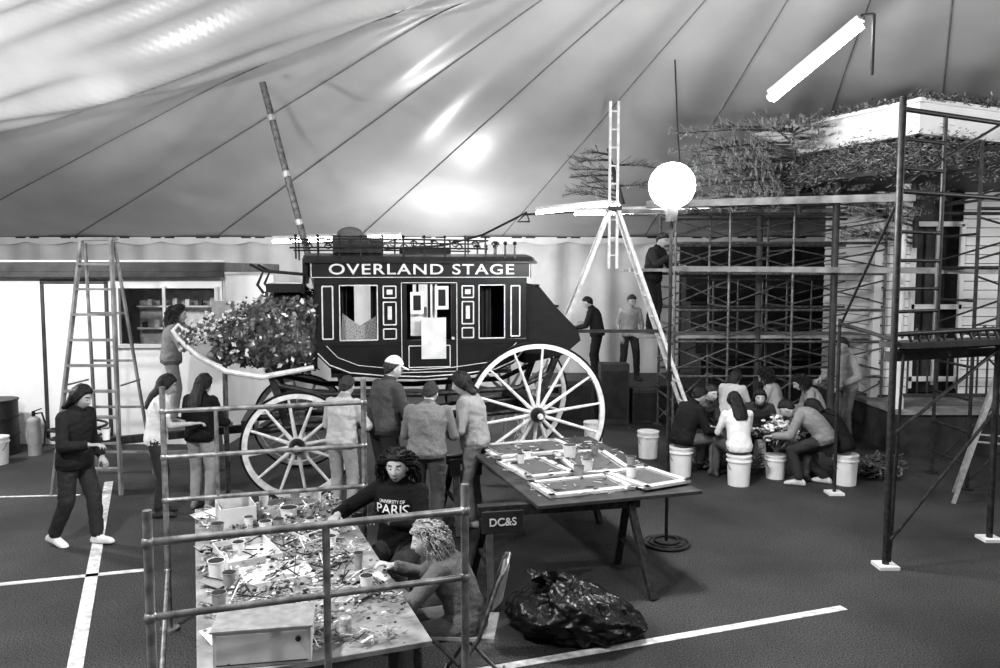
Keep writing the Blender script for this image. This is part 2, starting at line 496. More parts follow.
# ------------------------------------------------------------------ camera (photographer on a raised spot)
cam=bpy.data.cameras.new('camera'); co_=bpy.data.objects.new('camera',cam); COL.objects.link(co_)
cam.sensor_width=36; cam.lens=28.8; co_.location=(0,0,2.65); co_.rotation_euler=(rad(90-4.44),0,0); SC.camera=co_
cam.clip_end=200

# ------------------------------------------------------------------ ground, tent shell
mb=MB(); mb.box((0,5,-.05),(34,30,.1)); mb.build('floor',[M_asph])
mb=MB()
def stripe(a,b,w):
    a=V((a[0],a[1],.003));b=V((b[0],b[1],.003)); mb.beam(a,b,w,.004)
stripe((-4.95,9.95),(-2.4,4.15),.10)
stripe((-9,5.15),(-3.15,6.95),.07)
stripe((-9.5,8.9),(-5.0,9.35),.05)
stripe((-.4,5.04),(2.72,6.14),.08)
mb.build('floor_parking_lines',[M_paint])

def ceil_h(x,y):
    a=3.4+.38*(18-y); b=3.4+.55*(15-abs(x)); c=3.4+.7*(y+9)
    k=2.2; z=-math.log(math.exp(-k*a)+math.exp(-k*b)+math.exp(-k*c)+math.exp(-k*8.2))/k
    z=max(z,3.3)
    if y>7.6:
        xe=4+(x-4)*11/(y-7); fq=xe/3.2
        z-=.10*math.sin(math.pi*fq)**2*min(1,(y-7.6)/3)*min(1,.25+(18-y)/3)
    A=V((-8.1,12.7));B=V((-1.44,10.3));d=(B-A).normalized();n=V((-d.y,d.x))
    q=V((x,y))-A; w=q.dot(n); u=q.dot(d)
    ww=w-.12*math.sin(u*.6)
    am=math.exp(-(ww/.55)**2)
    z-=am*.34+am*.06*(1+math.cos(ww*17+.5*math.sin(u*1.3)))
    am2=.022*math.exp(-((w+1.3)/.8)**2); z-=am2*(1+math.cos(w*9+u*.3))
    z+=.012*noise.noise(V((x*.6,y*.6,0)))
    return z
mb=MB(); mb.grid(lambda u,v:(-15+30*u,-8+26.05*v,ceil_h(-15+30*u,-8+26.05*v)),340,380)
mb.build('ceiling',[M_canopy],smooth=True,auto=False)
mb=MB()
for i in range(-9,8):
    xe=i*3.2
    if abs(xe)>14.5: continue
    pts=[]
    for k in range(60):
        t=k/59; y=18-10*t; x=4+(xe-4)*(y-7)/11; pts.append((x,y,ceil_h(x,y)-.010))
    mb.tube(pts,.010,5)
mb.build('ceiling_seams',[M_seam],parent=None)
def wallfn(x0,y0,x1,y1,sw):
    d=V((x1-x0,y1-y0)); L=d.length; n=V((-d.y,d.x)).normalized()
    def f(u,v):
        s_=u*L; z=v*3.5; a=.05*math.sin(s_*5)+.03*math.sin(s_*11+2)+.05*noise.noise(V((s_*.7,v*2,0)))
        return (x0+d.x*u+n.x*a*sw,y0+d.y*u+n.y*a*sw,z)
    return f
for nm,a in (('wall_back',(-15,18,15,18)),('wall_left',(-15,-8,-15,18)),('wall_right',(15,-8,15,18)),('wall_front',(-15,-8,15,-8))):
    mb=MB(); mb.grid(wallfn(*a,1),300,6); mb.build(nm,[M_drape],smooth=True,auto=False)
mb=MB()
mb.beam((-15,17.86,3.42),(15,17.86,3.42),.03,.05,0)
for i in range(30):
    x=-14.5+i; mb.grid(lambda u,v,x=x:(x+u,17.84+.01*math.sin(u*9),3.42-(.10+.07*math.sin(math.pi*u))*v),8,1,1)
mb.build('trim_1',[M_dark,M_white])
mb=MB(); mb.tube([(-2.17,12.1,0),(-3.46,11.9,5.40)],.05,12); 
for t in(.3,.5,.62,.75,.9): 
    p=V((-2.17,12.1,0)).lerp(V((-3.46,11.9,5.40)),t); mb.cyl(p,p+V((-.02,0,.08)),.06,m=1)
mb.build('tent_pole',[M_steel,M_alu])

# ------------------------------------------------------------------ stagecoach
CO=empty('stagecoach',(-2.35,9.14,0),rad(12.3))
def wheel(mb,c,R,ns,y):
    c=V(c)
    mb.band(c,R-.025,R,-.032,.032,56,1); mb.band(c,R-.085,R-.02,-.028,.028,56,0)
    for k in range(ns):
        a=2*math.pi*(k+.3)/ns; d=V((math.cos(a),0,math.sin(a)))
        mb.tube([c+d*.07,c+d*(R*.35),c+d*(R-.07)],[.026,.022,.015],8,0)
    mb.tube([c+V((0,-.16,0)),c+V((0,-.13,0)),c+V((0,-.05,0)),c+V((0,.05,0)),c+V((0,.16,0))],[.045,.062,.095,.095,.06],20,1)
    mb.band(c,.05,.105,-.045,-.03,24,0); mb.tube([c+V((0,-.2,0)),c+V((0,-.15,0))],[.03,.04],14,0)
mb=MB()
for y in(0,1.65):
    wheel(mb,(0,y,.64),.64,12,y); wheel(mb,(2.87,y,.90),.90,14,y)
mb.build('wheels',[M_wheel,M_black],CO,smooth=True)
mb=MB()
mb.cyl((0,0,.64),(0,1.65,.64),.04); mb.cyl((2.87,0,.9),(2.87,1.65,.9),.045)
mb.beam((0,.82,.7),(2.87,.82,.92),.1,.12)
for y in(.35,1.3):
    mb.tube([(-.55,y,.75),(0,y,.8),(.9,y,.78)],.04,8); mb.tube([(2.87,y,.9),(2,y,.85),(1.2,.82,.8)],.035,8)
    mb.tube([(-.35,y,1.5),(-.2,y,1.3),(.3,y,1.18),(1.5,y,1.14),(2.7,y,1.18),(3.1,y,1.35),(3.25,y,1.6)],.035,8)
    mb.beam((-.1,y,.7),(-.3,y,1.45),.08,.06); mb.beam((2.95,y,.9),(3.2,y,1.55),.08,.06)
    mb.tube([(-.4,y,.8),(-.1,y,1.0),(.3,y,1.05),(.6,y,.95)],.02,8)
mb.beam((-.6,.35,.85),(-.6,1.3,.85),.1,.08); mb.beam((.0,.2,.78),(.0,1.45,.78),.14,.14); mb.beam((2.87,.2,1.0),(2.87,1.45,1.0),.14,.14)
mb.beam((-.6,.82,.72),(-2.3,.82,.62),.09,.09)
mb.beam((.6,.1,.98),(2.0,.1,.98),.3,.04)
mb.build('undercarriage',[M_steeld],CO)
ZB,ZT=1.78,2.58
cols=[(.25,.49,'p'),(.49,.97,'w'),(.97,1.22,'q'),(1.22,1.92,'d'),(1.92,2.16,'q'),(2.16,2.52,'w'),(2.52,2.75,'p')]
mb=MB()
belly=[(.22,ZB+.02),(.25,1.66),(.38,1.52),(.62,1.42),(1.05,1.37),(1.5,1.35),(1.95,1.37),(2.38,1.42),(2.62,1.52),(2.75,1.66),(2.78,ZB+.02)]
def outline(x0,z0,x1,z1,y,w,m):
    mb.beam((x0,y,z0),(x1,y,z0),.012,w,m);mb.beam((x0,y,z1),(x1,y,z1),.012,w,m)
    mb.beam((x0,y,z0),(x0,y,z1),w,.012,m);mb.beam((x1,y,z0),(x1,y,z1),w,.012,m)
for y,sg in((.2,-1),(1.45,1)):
    ya,yb=(y-.03,y+.03)
    mb.prism(belly,ya,yb,0)
    mb.box((1.5,y,ZT-.03),(2.56,.07,.10),0); mb.box((1.5,y,ZB+.02),(2.56,.08,.06),0)
    for x0,x1,k in cols:
        f=y+sg*.036
        if k in'pq':
            mb.box(((x0+x1)/2,y,(ZB+ZT)/2),(x1-x0,.05,ZT-ZB),0)
            if k=='p': outline(x0+.06,ZB+.08,x1-.06,ZT-.1,f,.018,1)
            else:
                outline(x0+.05,ZT-.24,x1-.05,ZT-.1,f,.016,1); outline(x0+.05,ZB+.24,x1-.05,ZT-.29,f,.016,1); outline(x0+.05,ZB+.07,x1-.05,ZB+.19,f,.016,1)
                mb.box(((x0+x1)/2,f,ZT-.17),(.07,.012,.06),1); mb.box(((x0+x1)/2,f,ZB+.38),(.05,.012,.16),1)
        elif k=='w':
            outline(x0+.02,ZB+.06,x1-.02,ZT-.09,y+sg*.03,.014,1)
            for xx in(x0+.01,x1-.01): mb.box((xx,y,(ZB+ZT)/2),(.03,.06,ZT-ZB),0)
        else:
            for xx in(x0+.04,x1-.04): mb.box((xx,y,(1.45+ZT)/2),(.08,.06,ZT-1.45),0)
            mb.box(((x0+x1)/2,y,1.62),(x1-x0,.065,.36),0); outline(x0+.1,1.5,x1-.1,1.76,f,.012,1)
            outline(x0+.015,1.44,x1-.015,ZT-.06,f,.010,1)
            mb.box(((x0+x1)/2,y,2.2),(.03,.05,.7),0)
            mb.cyl((x1-.07,f-.02,1.85),(x1-.07,f-.07,1.85),.018,m=1)
    mb.tube([(p[0],y+sg*.04,p[1]+.035) for p in belly[1:-1]],.009,6,1)
    mb.tube([(p[0]+(.1 if p[0]<1.5 else -.1),y+sg*.04,p[1]+.12) for p in belly[1:-1]],.006,6,1)
    mb.box((1.5,y+sg*.03,2.675),(2.66,.05,.19),0)
    outline(.19,2.585,2.81,2.765,y+sg*.058,.010,1)
for x in(.24,2.76): mb.box((x,.825,2.12),(.04,1.25,.95),0)
mb.box((1.5,.825,1.42),(2.2,1.2,.05),0)
for x,yw in((.5,.4),(2.45,.4)): mb.box((x,.825,1.68),(yw,1.1,.1),2); mb.box((x+(-.18 if x<1 else .18),.825,1.95),(.1,1.1,.5),2)
rings=[]
for x in(.1,.14,1.5,2.86,2.9):
    r=[]; w=.70 if .12<x<2.88 else .66
    for k in range(13):
        t=-1+2*k/12; r.append(V((x,.825+t*w,2.765+.10*(1-t*t)**.5*(1 if .12<x<2.88 else .8)+.015)))
    r+= [V((x,.825+w,2.755)),V((x,.825-w,2.755))]
    rings.append(r)
mb.loft(rings,0)
mb.box((1.5,.825,2.765),(2.8,1.42,.03),0)
mb.prism([(2.78,2.52),(2.98,2.46),(3.2,2.2),(3.48,1.92),(3.52,1.78),(3.3,1.6),(2.78,1.5)],.28,1.37,3)
for x,z in((2.95,2.48),(3.2,2.22),(3.46,1.95)): mb.beam((x,.24,z),(x,1.41,z),.03,.03,0)
mb.build('body',[M_black,M_brass,cloth(.06),cloth(.02,'leather')],CO,bevel=.004)
text('OVERLAND STAGE',.175,'name_lettering',M_brass,CO,(1.5,.135,2.675),(rad(90),0,0),.006,2.22,1.12)
mb=MB()
prof=[(.24,1.5,2.36),(.05,1.48,2.38),(-.2,1.5,2.36),(-.45,1.55,2.28),(-.65,1.6,2.12),(-.82,1.66,1.98),(-.92,1.72,1.88)]
rings=[]
for x,z0,z1 in prof:
    r=[]
    for k in range(60):
        a=2*math.pi*k/60; ca,sa=math.cos(a),math.sin(a)
        yy=.825+.60*math.copysign(abs(ca)**.5,ca); zz=(z0+z1)/2+(z1-z0)/2*math.copysign(abs(sa)**.5,sa)
        r.append(V((x,yy,zz)))
    rings.append(r)
dr=[]
for a,b in zip(rings,rings[1:]):
    for t in [i/10 for i in range(10)]: dr.append([p.lerp(q,t) for p,q in zip(a,b)])
dr.append(rings[-1])
surf=[]
for r in dr:
    c=sum(r,V())/len(r)
    for i,p in enumerate(r):
        r[i]=p+(p-c).normalized()*(.06*noise.noise(p*6)+.035*(1-2*abs(noise.noise(p*9)))+.02*(1-2*abs(noise.noise(p*19)))); surf.append((V(r[i]),(p-c).normalized()))
mb.loft(dr,0)
rb=random.Random(11)
for i in range(1500):
    p,n=rb.choice(surf)
    if p.y>1.0 and p.z<2.3: continue
    a=rb.random()*6.28; u,w=perp(n); d=(u*math.cos(a)+w*math.sin(a)+n*.5).normalized(); L=rb.uniform(.04,.09); s2=d.cross(n).normalized()*L*.3
    b=p+n*.005; mb.add([b,b+d*L*.5+s2,b+d*L,b+d*L*.5-s2],[(0,1,2,3)],1 if rb.random()<.88 else 2)
mb.build('front_boot',[M_floral,M_gloss,M_offwhite],CO,smooth=True,auto=False)
mb=MB()
for y in(.26,1.4):
    mb.tube([(.2,y,1.52),(-.4,y,1.42),(-.8,y,1.5),(-1.1,y,1.68),(-1.3,y,1.88),(-1.36,y,1.98),(-1.30,y,2.05),(-1.24,y,1.99)],[.03,.035,.035,.03,.028,.024,.02,.015],8,1)
    mb.tube([(.1,y,2.4),(.1,y,2.62),(-.35,y,2.66),(-.42,y,2.5),(-.35,y,2.4)],.018,6,0)
    mb.tube([(-.35,y,2.66),(-.5,y,2.74)],.018,6,0)
def fb(u,v):
    x=-.75-.55*u; z=1.56+.36*u**1.6; return (x,.26+1.14*v,z)
mb.grid(fb,8,4,0)
mb.box((-.12,.825,2.46),(.42,1.1,.10),0); mb.box((.12,.825,2.66),(.06,1.1,.3),0)
mb.beam((.1,.26,2.62),(.1,1.4,2.62),.03,.03,0); mb.beam((-.35,.26,2.66),(-.35,1.4,2.66),.025,.025,0)
mb.build('driver_seat',[M_black,M_wheel],CO)
mb=MB()
for i in range(520):
    t=random.random(); x=-1.3+.75*t; z=1.9+.34*t+random.gauss(0,.06)-.1*(random.random()<.3); y=.2+random.random()*.25
    r=.008+.014*random.random(); mb.sph((x,y,z),(r,r*.6,r),0 if random.random()<.5 else 1,6,4)
mb.build('flower_trim',[M_offwhite,M_leaf],CO)
mb=MB()
for y in(.22,1.43):
    for z in(2.93,3.03): mb.tube([(-.05,y,z),(.9,y,z+.01),(2.3,y,z)],.011,6,0)
    for i in range(10):
        x=.02+i*.25; mb.tube([(x,y,2.80),(x,y,3.05)],.010,6,0); mb.sph((x,y,3.07),.02,0,8,6)
        for k in(0,1):
            c=V((x+.125,y,2.98)); s=1 if k else -1
            mb.tube([c+V((s*.05*math.cos(a)*(1-a/9),0,.05*math.sin(a)*(1-a/9))) for a in [q*.6 for q in range(10)]],.006,5,0)
    for i in range(3):
        x=2.4+i*.12; mb.tube([(x,y,2.80),(x,y,2.98)],.012,6,0); mb.sph((x,y,3.0),.025,0,8,6)
for x in(-.05,2.3): mb.tube([(x,.22,3.03),(x,1.43,3.03)],.011,6,0)
mb.build('roof_rack',[M_black],CO)
mb=MB(); mb.box((.75,.8,2.96),(.6,.45,.16),0); mb.box((.75,.8,3.05),(.62,.48,.04),1)
mb.sph((.66,.75,3.12),(.16,.14,.09),1); mb.sph((.66,.75,3.09),(.24,.22,.025),1); mb.box((1.6,.9,2.91),(.6,.4,.10),0)
mb.build('roof_luggage',[cloth(.05),cloth(.12)],CO,bevel=.01)
mb=MB()
def cur(x0,x1,z0,z1,y,m,n=5):
    mb.grid(lambda u,v:(x0+(x1-x0)*u,y+.015*math.sin(u*n*6.28),z0+(z1-z0)*v),40,2,m)
mb.prism([(.52,1.82),(.95,1.82),(.94,2.12),(.75,2.0),(.54,2.16)],.30,.34,2)
cur(.50,.60,1.84,2.5,.33,0,2); cur(.88,.96,1.84,2.5,.33,0,2)
cur(.5,.72,1.82,2.5,1.38,0,3); cur(1.25,1.5,1.82,2.5,1.38,0,3); cur(2.15,2.5,1.82,2.5,1.38,0,3)
cur(2.2,2.36,1.82,2.48,.32,0,3); cur(1.62,1.66,1.8,2.5,.28,1,1)
mb.box((1.42,.155,2.28),(.16,.01,.26),1,); mb.box((1.42,.148,2.28),(.09,.01,.18),0); mb.box((1.62,.155,1.85),(.30,.012,.5),3); mb.box((1.72,.15,2.34),(.16,.01,.28),1); mb.box((1.72,.145,2.34),(.09,.01,.2),0);mb.box((1.45,.25,2.05),(.2,.01,.35),3)
mb.build('window_dressing',[cloth(.03),M_white,mat('plaid',.05,.8,nz=(70,.9),c2=.55),M_offwhite],CO)

# ------------------------------------------------------------------ booth at left
mb=MB()
X0,X1,Y0=-8.8,-4.22,12.2
def fr_box(x0,x1,z0,z1,y=Y0,t=.08,m=0): mb.box(((x0+x1)/2,y,(z0+z1)/2),(x1-x0,t,z1-z0),m)
fr_box(X0,-5.9,0,2.6); fr_box(-5.9,X1,0,1.55); fr_box(-5.9,X1,2.4,2.6); fr_box(X1-.12,X1,1.55,2.4); fr_box(-5.9,-5.8,1.55,2.4)
mb.box((X1,Y0+1.3,1.3),(.08,2.6,2.6),0); mb.box(((X0+X1)/2,Y0+2.6,1.3),(X1-X0,.08,2.6),3)
mb.box(((X0+X1)/2,Y0+1.2,2.72),(X1-X0+.25,3.0,.14),1); mb.box(((X0+X1)/2,Y0-.28,2.68),(X1-X0+.25,.03,.22),1)
mb.box(((X0+X1)/2,Y0-.28,2.81),(X1-X0+.3,.06,.03),2)
for x in(-6.95,-5.98): mb.box((x,Y0-.05,1.3),(.05,.03,2.4),1)
mb.box((-6.46,Y0-.05,2.5),(1.02,.03,.06),1); mb.box((-5.05,Y0-.06,1.52),(1.7,.10,.05),2)
for x in(-5.86,-5.1,-4.3): mb.box((x,Y0-.05,1.98),(.05,.03,.9),2)
for z in(1.75,2.1): mb.box((-5.05,Y0+.7,z),(1.5,.3,.03),2)
for i in range(14): mb.box((-5.7+i*.1,Y0+.62,1.81+.35*(i%2)),(.07,.07,.08+.04*(i%3)),2 if i%3 else 1)
mb.box((-5.05,Y0+.9,1.2),(1.7,.05,2.3),3)
mb.build('ticket_booth',[M_white,M_woodd,M_offwhite,mat('booth_interior',.6,.7)],bevel=.006)
def stepladder(name,loc,rz,h,wb,wt,sp,n,mats,rear=True):
    mb=MB()
    for s in(-1,1):
        mb.beam((s*wb/2,-sp/2,0),(s*wt/2,-.04,h),.028,.075)
        if rear: mb.beam((s*wb*.45,sp/2,0),(s*wt*.5,.04,h-.05),.025,.045)
    for i in range(1,n):
        t=i/n; w=wb+(wt-wb)*t; y=-sp/2+(sp/2-.04)*t
        mb.box((0,y,h*t),(w,.09,.028))
        if rear and i%2: 
            y2=sp/2+(-sp/2+.04)*t; mb.box((0,y2,h*t),(w*.92,.02,.03))
    mb.box((0,0,h),(wt+.06,.16,.04))
    if rear:
        for s in(-1,1): mb.beam((s*wb*.42,-sp*.28,h*.42),(s*wb*.40,sp*.28,h*.42),.012,.02)
    return mb.build(name,mats,loc=loc,rz=rz)
stepladder('stepladder',(-4.92,9.85,0),rad(0),3.05,.82,.36,1.0,10,[M_wood])
stepladder('stepladder.001',(5.75,9.0,0),rad(60),1.75,.6,.36,.95,6,[M_alu])
mb=MB(); mb.cyl((0,0,0),(0,0,.8),.28,seg=24)
for z in(.02,.28,.54,.79): mb.M=Matrix.Translation((0,0,z))@Matrix.Rotation(rad(90),4,'X'); mb.band((0,0,0),.27,.295,-.01,.01,24)
mb.M=None; mb.build('steel_drum',[M_dark],loc=(-7.35,11.55,0),smooth=True)
mb=MB(); mb.cyl((0,0,0),(0,0,.5),.09,seg=18); mb.sph((0,0,.5),(.09,.09,.07)); mb.cyl((0,0,.55),(0,0,.64),.025,m=1); mb.beam((-.02,0,.63),(.12,0,.68),.02,.015,1)
mb.tube([(.0,0,.6),(.12,0,.62),(.17,0,.45),(.15,-.02,.15)],.014,8,1); mb.build('fire_extinguisher',[M_grey,M_black],loc=(-6.75,11.45,0),smooth=True)
mb=MB()
mb.tube([(.3*math.cos(a)*(1+.02*a),.3*math.sin(a),.03+.02*a) for a in [q*.35 for q in range(60)]],.02,6); mb.build('coiled_hose',[M_dark],loc=(-6.2,11.6,0))

# ------------------------------------------------------------------ rolling scaffold round the work table (foreground)
def clampring(mb,p,m=1): mb.sph(p,.030,m,8,6)
mb=MB(); A0,A1=(-2.45,5.75),(-1.06,6.15); B0,B1=(-1.50,3.33),(-.17,3.79)
def post(p,z1,r=.024,m=0): mb.cyl((p[0],p[1],0),(p[0],p[1],z1),r,seg=12,m=m); mb.cyl((p[0],p[1],0),(p[0],p[1],.02),.07,m=m)
def rail(a,b,z,z2=None,r=.022,m=0): 
    mb.cyl((a[0],a[1],z),(b[0],b[1],z if z2 is None else z2),r,seg=12,m=m); clampring(mb,(a[0],a[1],z),m); clampring(mb,(b[0],b[1],z if z2 is None else z2),m)
post(A0,1.82,.021);post(A1,1.82,.021)
rail(A0,A1,1.64,r=.018);rail(A0,A1,1.30,r=.018);rail(A0,A1,.98,r=.018)
mb.cyl((A0[0]+.35,A0[1]+.1,1.64),(A0[0]+.35,A0[1]+.1,.98),.016)
post(B0,1.64,.020);post(B1,1.63,.020)
BM=(V(B0)+(V(B1)-V(B0))*.53)[:]
rail(B0,B1,1.5,1.5,.018); rail(B0,B1,1.17,1.17,.016); rail(B0,B1,.6,.6,.018); mb.cyl((BM[0],BM[1],.6),(BM[0],BM[1],1.5),.018,seg=12)
rail(A0,B0,.45,.45,r=.016)
mb.build('rolling_scaffold',[M_steell],smooth=True)
# ------------------------------------------------------------------ work table 1 with clutter
T1=empty('work_table',(-1.40,5.15,0),rad(21))
mb=MB(); mb.box((0,0,.735),(1.14,2.9,.03),0)
for y in(-1.1,0,1.1): mb.beam((-.5,y,.69),(.5,y,.69),.06,.06,1)
for x in(-.48,.48):
    for y in(-1.1,1.1): mb.beam((x,y,0),(x*.9,y,.7),.05,.05,1)
    mb.beam((x,-1.2,.69),(x,1.2,.69),.04,.06,1)
mb.build('table_frame',[M_ply,M_woodd],T1,bevel=.004)
mb=MB()
for i in range(2200):
    x=random.uniform(-.54,.54); y=random.uniform(-1.4,1.4)
    if noise.noise(V((x*2.2,y*2.2,0)))<-.02: continue
    w,l=random.uniform(.004,.016),random.uniform(.02,.08)
    R=Euler((random.gauss(0,.4),random.gauss(0,.4),random.random()*3)).to_matrix()
    mb.box((x,y,.764+random.random()*.04),(w,l,.003),random.choice([0,1,1,2,2,3,3]),R=R)
for i in range(24):
    x=random.uniform(-.45,.45); y=random.uniform(-1.3,1.3); R=Euler((random.gauss(0,.08),random.gauss(0,.08),random.random()*3)).to_matrix()
    mb.box((x,y,.758+.02*random.random()),(random.uniform(.12,.24),random.uniform(.14,.3),.003),random.choice([0,1,2,0]),R=R)
for i in range(700):
    x=random.gauss(.05,.22);y=random.choice([-1.0,-.6,-.1,.5,.9])+random.gauss(0,.12)
    if abs(x)<.54: r=.005+.006*random.random(); mb.sph((x,y,.765+random.random()*.06),(r*1.5,r,r*.9),random.choice([1,2,2,0,3]),6,4)
for i in range(90):
    x=random.uniform(-.4,.3);y=random.uniform(-1.2,1.1);a=random.random()*3
    mb.beam((x,y,.78),(x+.22*math.cos(a),y+.22*math.sin(a),.79+.04*random.random()),.006,.006,random.choice([0,1,3]))
mb.build('paper_and_petal_scraps',[M_paper,M_ply,M_grey,M_dark],T1)
mb=MB()
def cup(x,y,z=.75,r=.04,h=.1,m=0):
    mb.tube([(x,y,z),(x,y,z+h)],[r*.75,r],16,m); mb.tube([(x,y,z+h*.97),(x,y,z+h)],[r*1.08,r*1.08],16,m); mb.tube([(x,y,z+h),(x,y,z+h+.002)],[r*.9]*2,16,1)
cup(.1,.85,r=.065,h=.11); cup(.22,.55,r=.035); cup(-.35,1.2,r=.045); cup(-.3,.2,r=.04); cup(.3,.1,r=.035); cup(-.05,1.25,r=.04,h=.14)
cup(.40,-.35,r=.03,h=.12,m=2); cup(-.42,.6,r=.045,h=.12,m=2); cup(.35,1.2,r=.05,h=.13); cup(.2,1.3,r=.04,h=.1,m=2); cup(-.2,.75,r=.035); cup(.38,-.7,r=.04)
cup(-.45,-.2,r=.05,h=.13); cup(-.38,-.35,r=.04,h=.1,m=2); cup(-.1,.5,r=.045,h=.13); cup(.0,.62,r=.04,h=.1,m=2); cup(-.45,-.75,r=.04,h=.14,m=2)
mb.build('paper_cup_set',[M_white,M_dark,M_grey],T1,smooth=True)
mb=MB()
for x,y,w,l,h,a,m in((-.25,.15,.34,.44,.07,.2,0),(.1,1.05,.45,.3,.08,-.3,1),(-.28,.95,.25,.3,.16,.1,0),(.22,.35,.22,.3,.06,.4,0),(-.1,-.3,.4,.3,.05,.1,2),(.3,.75,.2,.3,.05,.8,1),(.15,-.75,.3,.22,.04,-.3,0)):
    R=Matrix.Rotation(a,3,'Z')
    mb.box((x,y,.757),(w,l,.008),m,R=R)
    for sx in(-1,1): mb.box(V((x,y,.75+h/2))+R@V((sx*w/2,0,0)),(.008,l,h),m,R=R); mb.box(V((x,y,.75+h/2))+R@V((0,sx*l/2,0)),(w,.008,h),m,R=R)
mb.build('cardboard_trays',[M_offwhite,M_wood,M_paper],T1)
mb=MB(); mb.box((0,0,.09),(.46,.26,.18),0); mb.box((0,-.132,.09),(.43,.008,.15),0); mb.box((0,0,.185),(.48,.28,.012),1)
mb.cyl((.17,-.135,.13),(.17,-.15,.13),.014,m=2); mb.box((0,-.138,.02),(.43,.004,.006),2)
mb.build('metal_tool_box',[M_offwhite,M_alu,M_dark],loc=(-1.17,3.86,.75),rz=rad(10),bevel=.004)
mb=MB(); mb.tube([(0,0,0),(0,0,.006),(0,0,.11),(0,0,.12),(0,0,.122)],[.026,.033,.033,.027,.024],20,0); mb.tube([(0,0,.035),(0,0,.09)],[.0335,.0335],20,1)
mb.build('soda_can',[M_alu,mat('can_label',.1,.3,nz=(30,.9),c2=.7)],loc=(-.80,4.02,.75),smooth=True)

# ------------------------------------------------------------------ work table 2 on sawhorses
T2=empty('panel_table',(.66,7.65,0),math.atan2(.3,.954))
mb=MB(); mb.box((0,0,.765),(1.5,2.4,.03),0); mb.build('table_top',[M_woodd],T2,bevel=.004)
def sawhorse(name,loc,rz,L,sgn):
    E=empty(name,loc,rz)
    global mb
    mb=MB(); mb.beam((-L/2,0,.70),(L/2,0,.70),.09,.09,1)
    for s in(-1,1):
        x=s*(L/2-.09)
        for d in(-1,1): mb.beam((x+s*.06,d*.42,0),(x,d*.03,.70),.06,.05,1)
        mb.beam((x+s*.03,-.24,.30),(x+s*.03,.24,.30),.03,.04,1)
    if sgn: mb.box((-L/2+.18,-.14,.64),(.34,.02,.18),2)
    mb.build('frame',[M_woodd,M_steeld,M_dark],E,bevel=.004)
    if sgn: text(sgn,.09,'stencil_lettering',M_offwhite,E,(-L/2+.18,-.155,.64))
sawhorse('sawhorse',(.50,6.56,0),rad(12),1.40,'DC&S')
sawhorse('sawhorse.001',(.20,8.45,0),rad(17),1.6,'DC')
mb=MB()
def pframe(x,y,w,l,a,z=.785,b=.06):
    R=Matrix.Rotation(a,3,'Z'); c=V((x,y,z+.012))
    for s in(-1,1):
        mb.box(c+R@V((s*(w/2-b/2),0,0)),(b,l,.028),0,R=R); mb.box(c+R@V((0,s*(l/2-b/2),0)),(w,b,.028),0,R=R)
    mb.box(c+R@V((0,0,-.008)),(w-b,l-b,.006),1,R=R); 
    mb.box(c+R@V((0,0,.002)),(w-2.6*b,l-2.6*b,.012),2,R=R)
    mb.box(c+R@V((0,0,.006)),(w-3.4*b,l-3.4*b,.012),3,R=R)
pframe(-.15,.75,.95,.62,.05); pframe(-.36,-.05,.5,.72,.1); pframe(.25,-.0,.56,.9,-.1); pframe(-.2,-.78,.8,.5,.05,.785); pframe(.45,-.75,.5,.62,.2,.80)
for i in range(220):
    x=random.uniform(-.7,.7);y=random.uniform(-1.15,1.15); R=Euler((0,0,random.random()*3)).to_matrix()
    mb.box((x,y,.815+.004*random.random()),(random.uniform(.005,.025),random.uniform(.02,.09),.004),random.choice([0,1,2]),R=R)
mb.build('coach_panels',[M_offwhite,M_dark,M_grey,cloth(.12)],T2,bevel=.003)
mb=MB()
for x,y,r,h,m in((.1,.2,.07,.13,0),(.2,-.05,.05,.1,2),(.05,-.35,.055,.11,0),(-.1,-.5,.05,.1,2),(.3,-.75,.05,.12,0),(.2,.35,.06,.05,0),(-.3,.35,.05,.07,0),(.35,.15,.04,.12,2),(-.45,.1,.04,.1,0),(.5,-.35,.045,.11,2)):
    cup(x,y,.80,r,h,m)
mb.build('paint_cup_set',[M_white,M_dark,M_grey],T2,smooth=True)

# crumpled bin bag
mb=MB(); mb.sph((0,0,.15),(.42,.33,.19),0,120,64); 
vs=[]
def ridge(p): return 1-2*abs(noise.noise(p))
for v in mb.v:
    p=V(v); a=math.atan2(p.y,p.x+.15); r=math.hypot(p.x+.15,p.y)
    n=noise.noise(p*3.5)*.10+.035*ridge(p*6)+.022*ridge(p*13+V((1,2,3)))+.010*ridge(p*27)
    n+=.018*math.sin(a*17+3*noise.noise(p*5))*max(0,1-r/.45)
    q=p+V((p.x,p.y,(p.z-.1)*.9)).normalized()*n
    if p.x>.1: q.x+=.16*(p.x-.1)/.4; q.z*=1-.5*(p.x-.1)/.4
    q.z=max(.004,q.z); vs.append(tuple(q))
mb.v=vs
rings=[]
for k,(z,r) in enumerate(((.30,.10),(.34,.04),(.36,.03),(.40,.06),(.44,.10))):
    rings.append([V((-.10-.03*k+r*(1+.25*math.sin(a*5))*math.cos(a),-.02*k+r*(1+.25*math.sin(a*5))*math.sin(a),z+.02*math.sin(a*3))) for a in [2*math.pi*i/30 for i in range(30)]])
mb.loft(rings,0,cap=False)
mb.build('garbage_bag',[M_bag],loc=(.54,5.72,0),smooth=True,auto=False,rz=rad(-14))

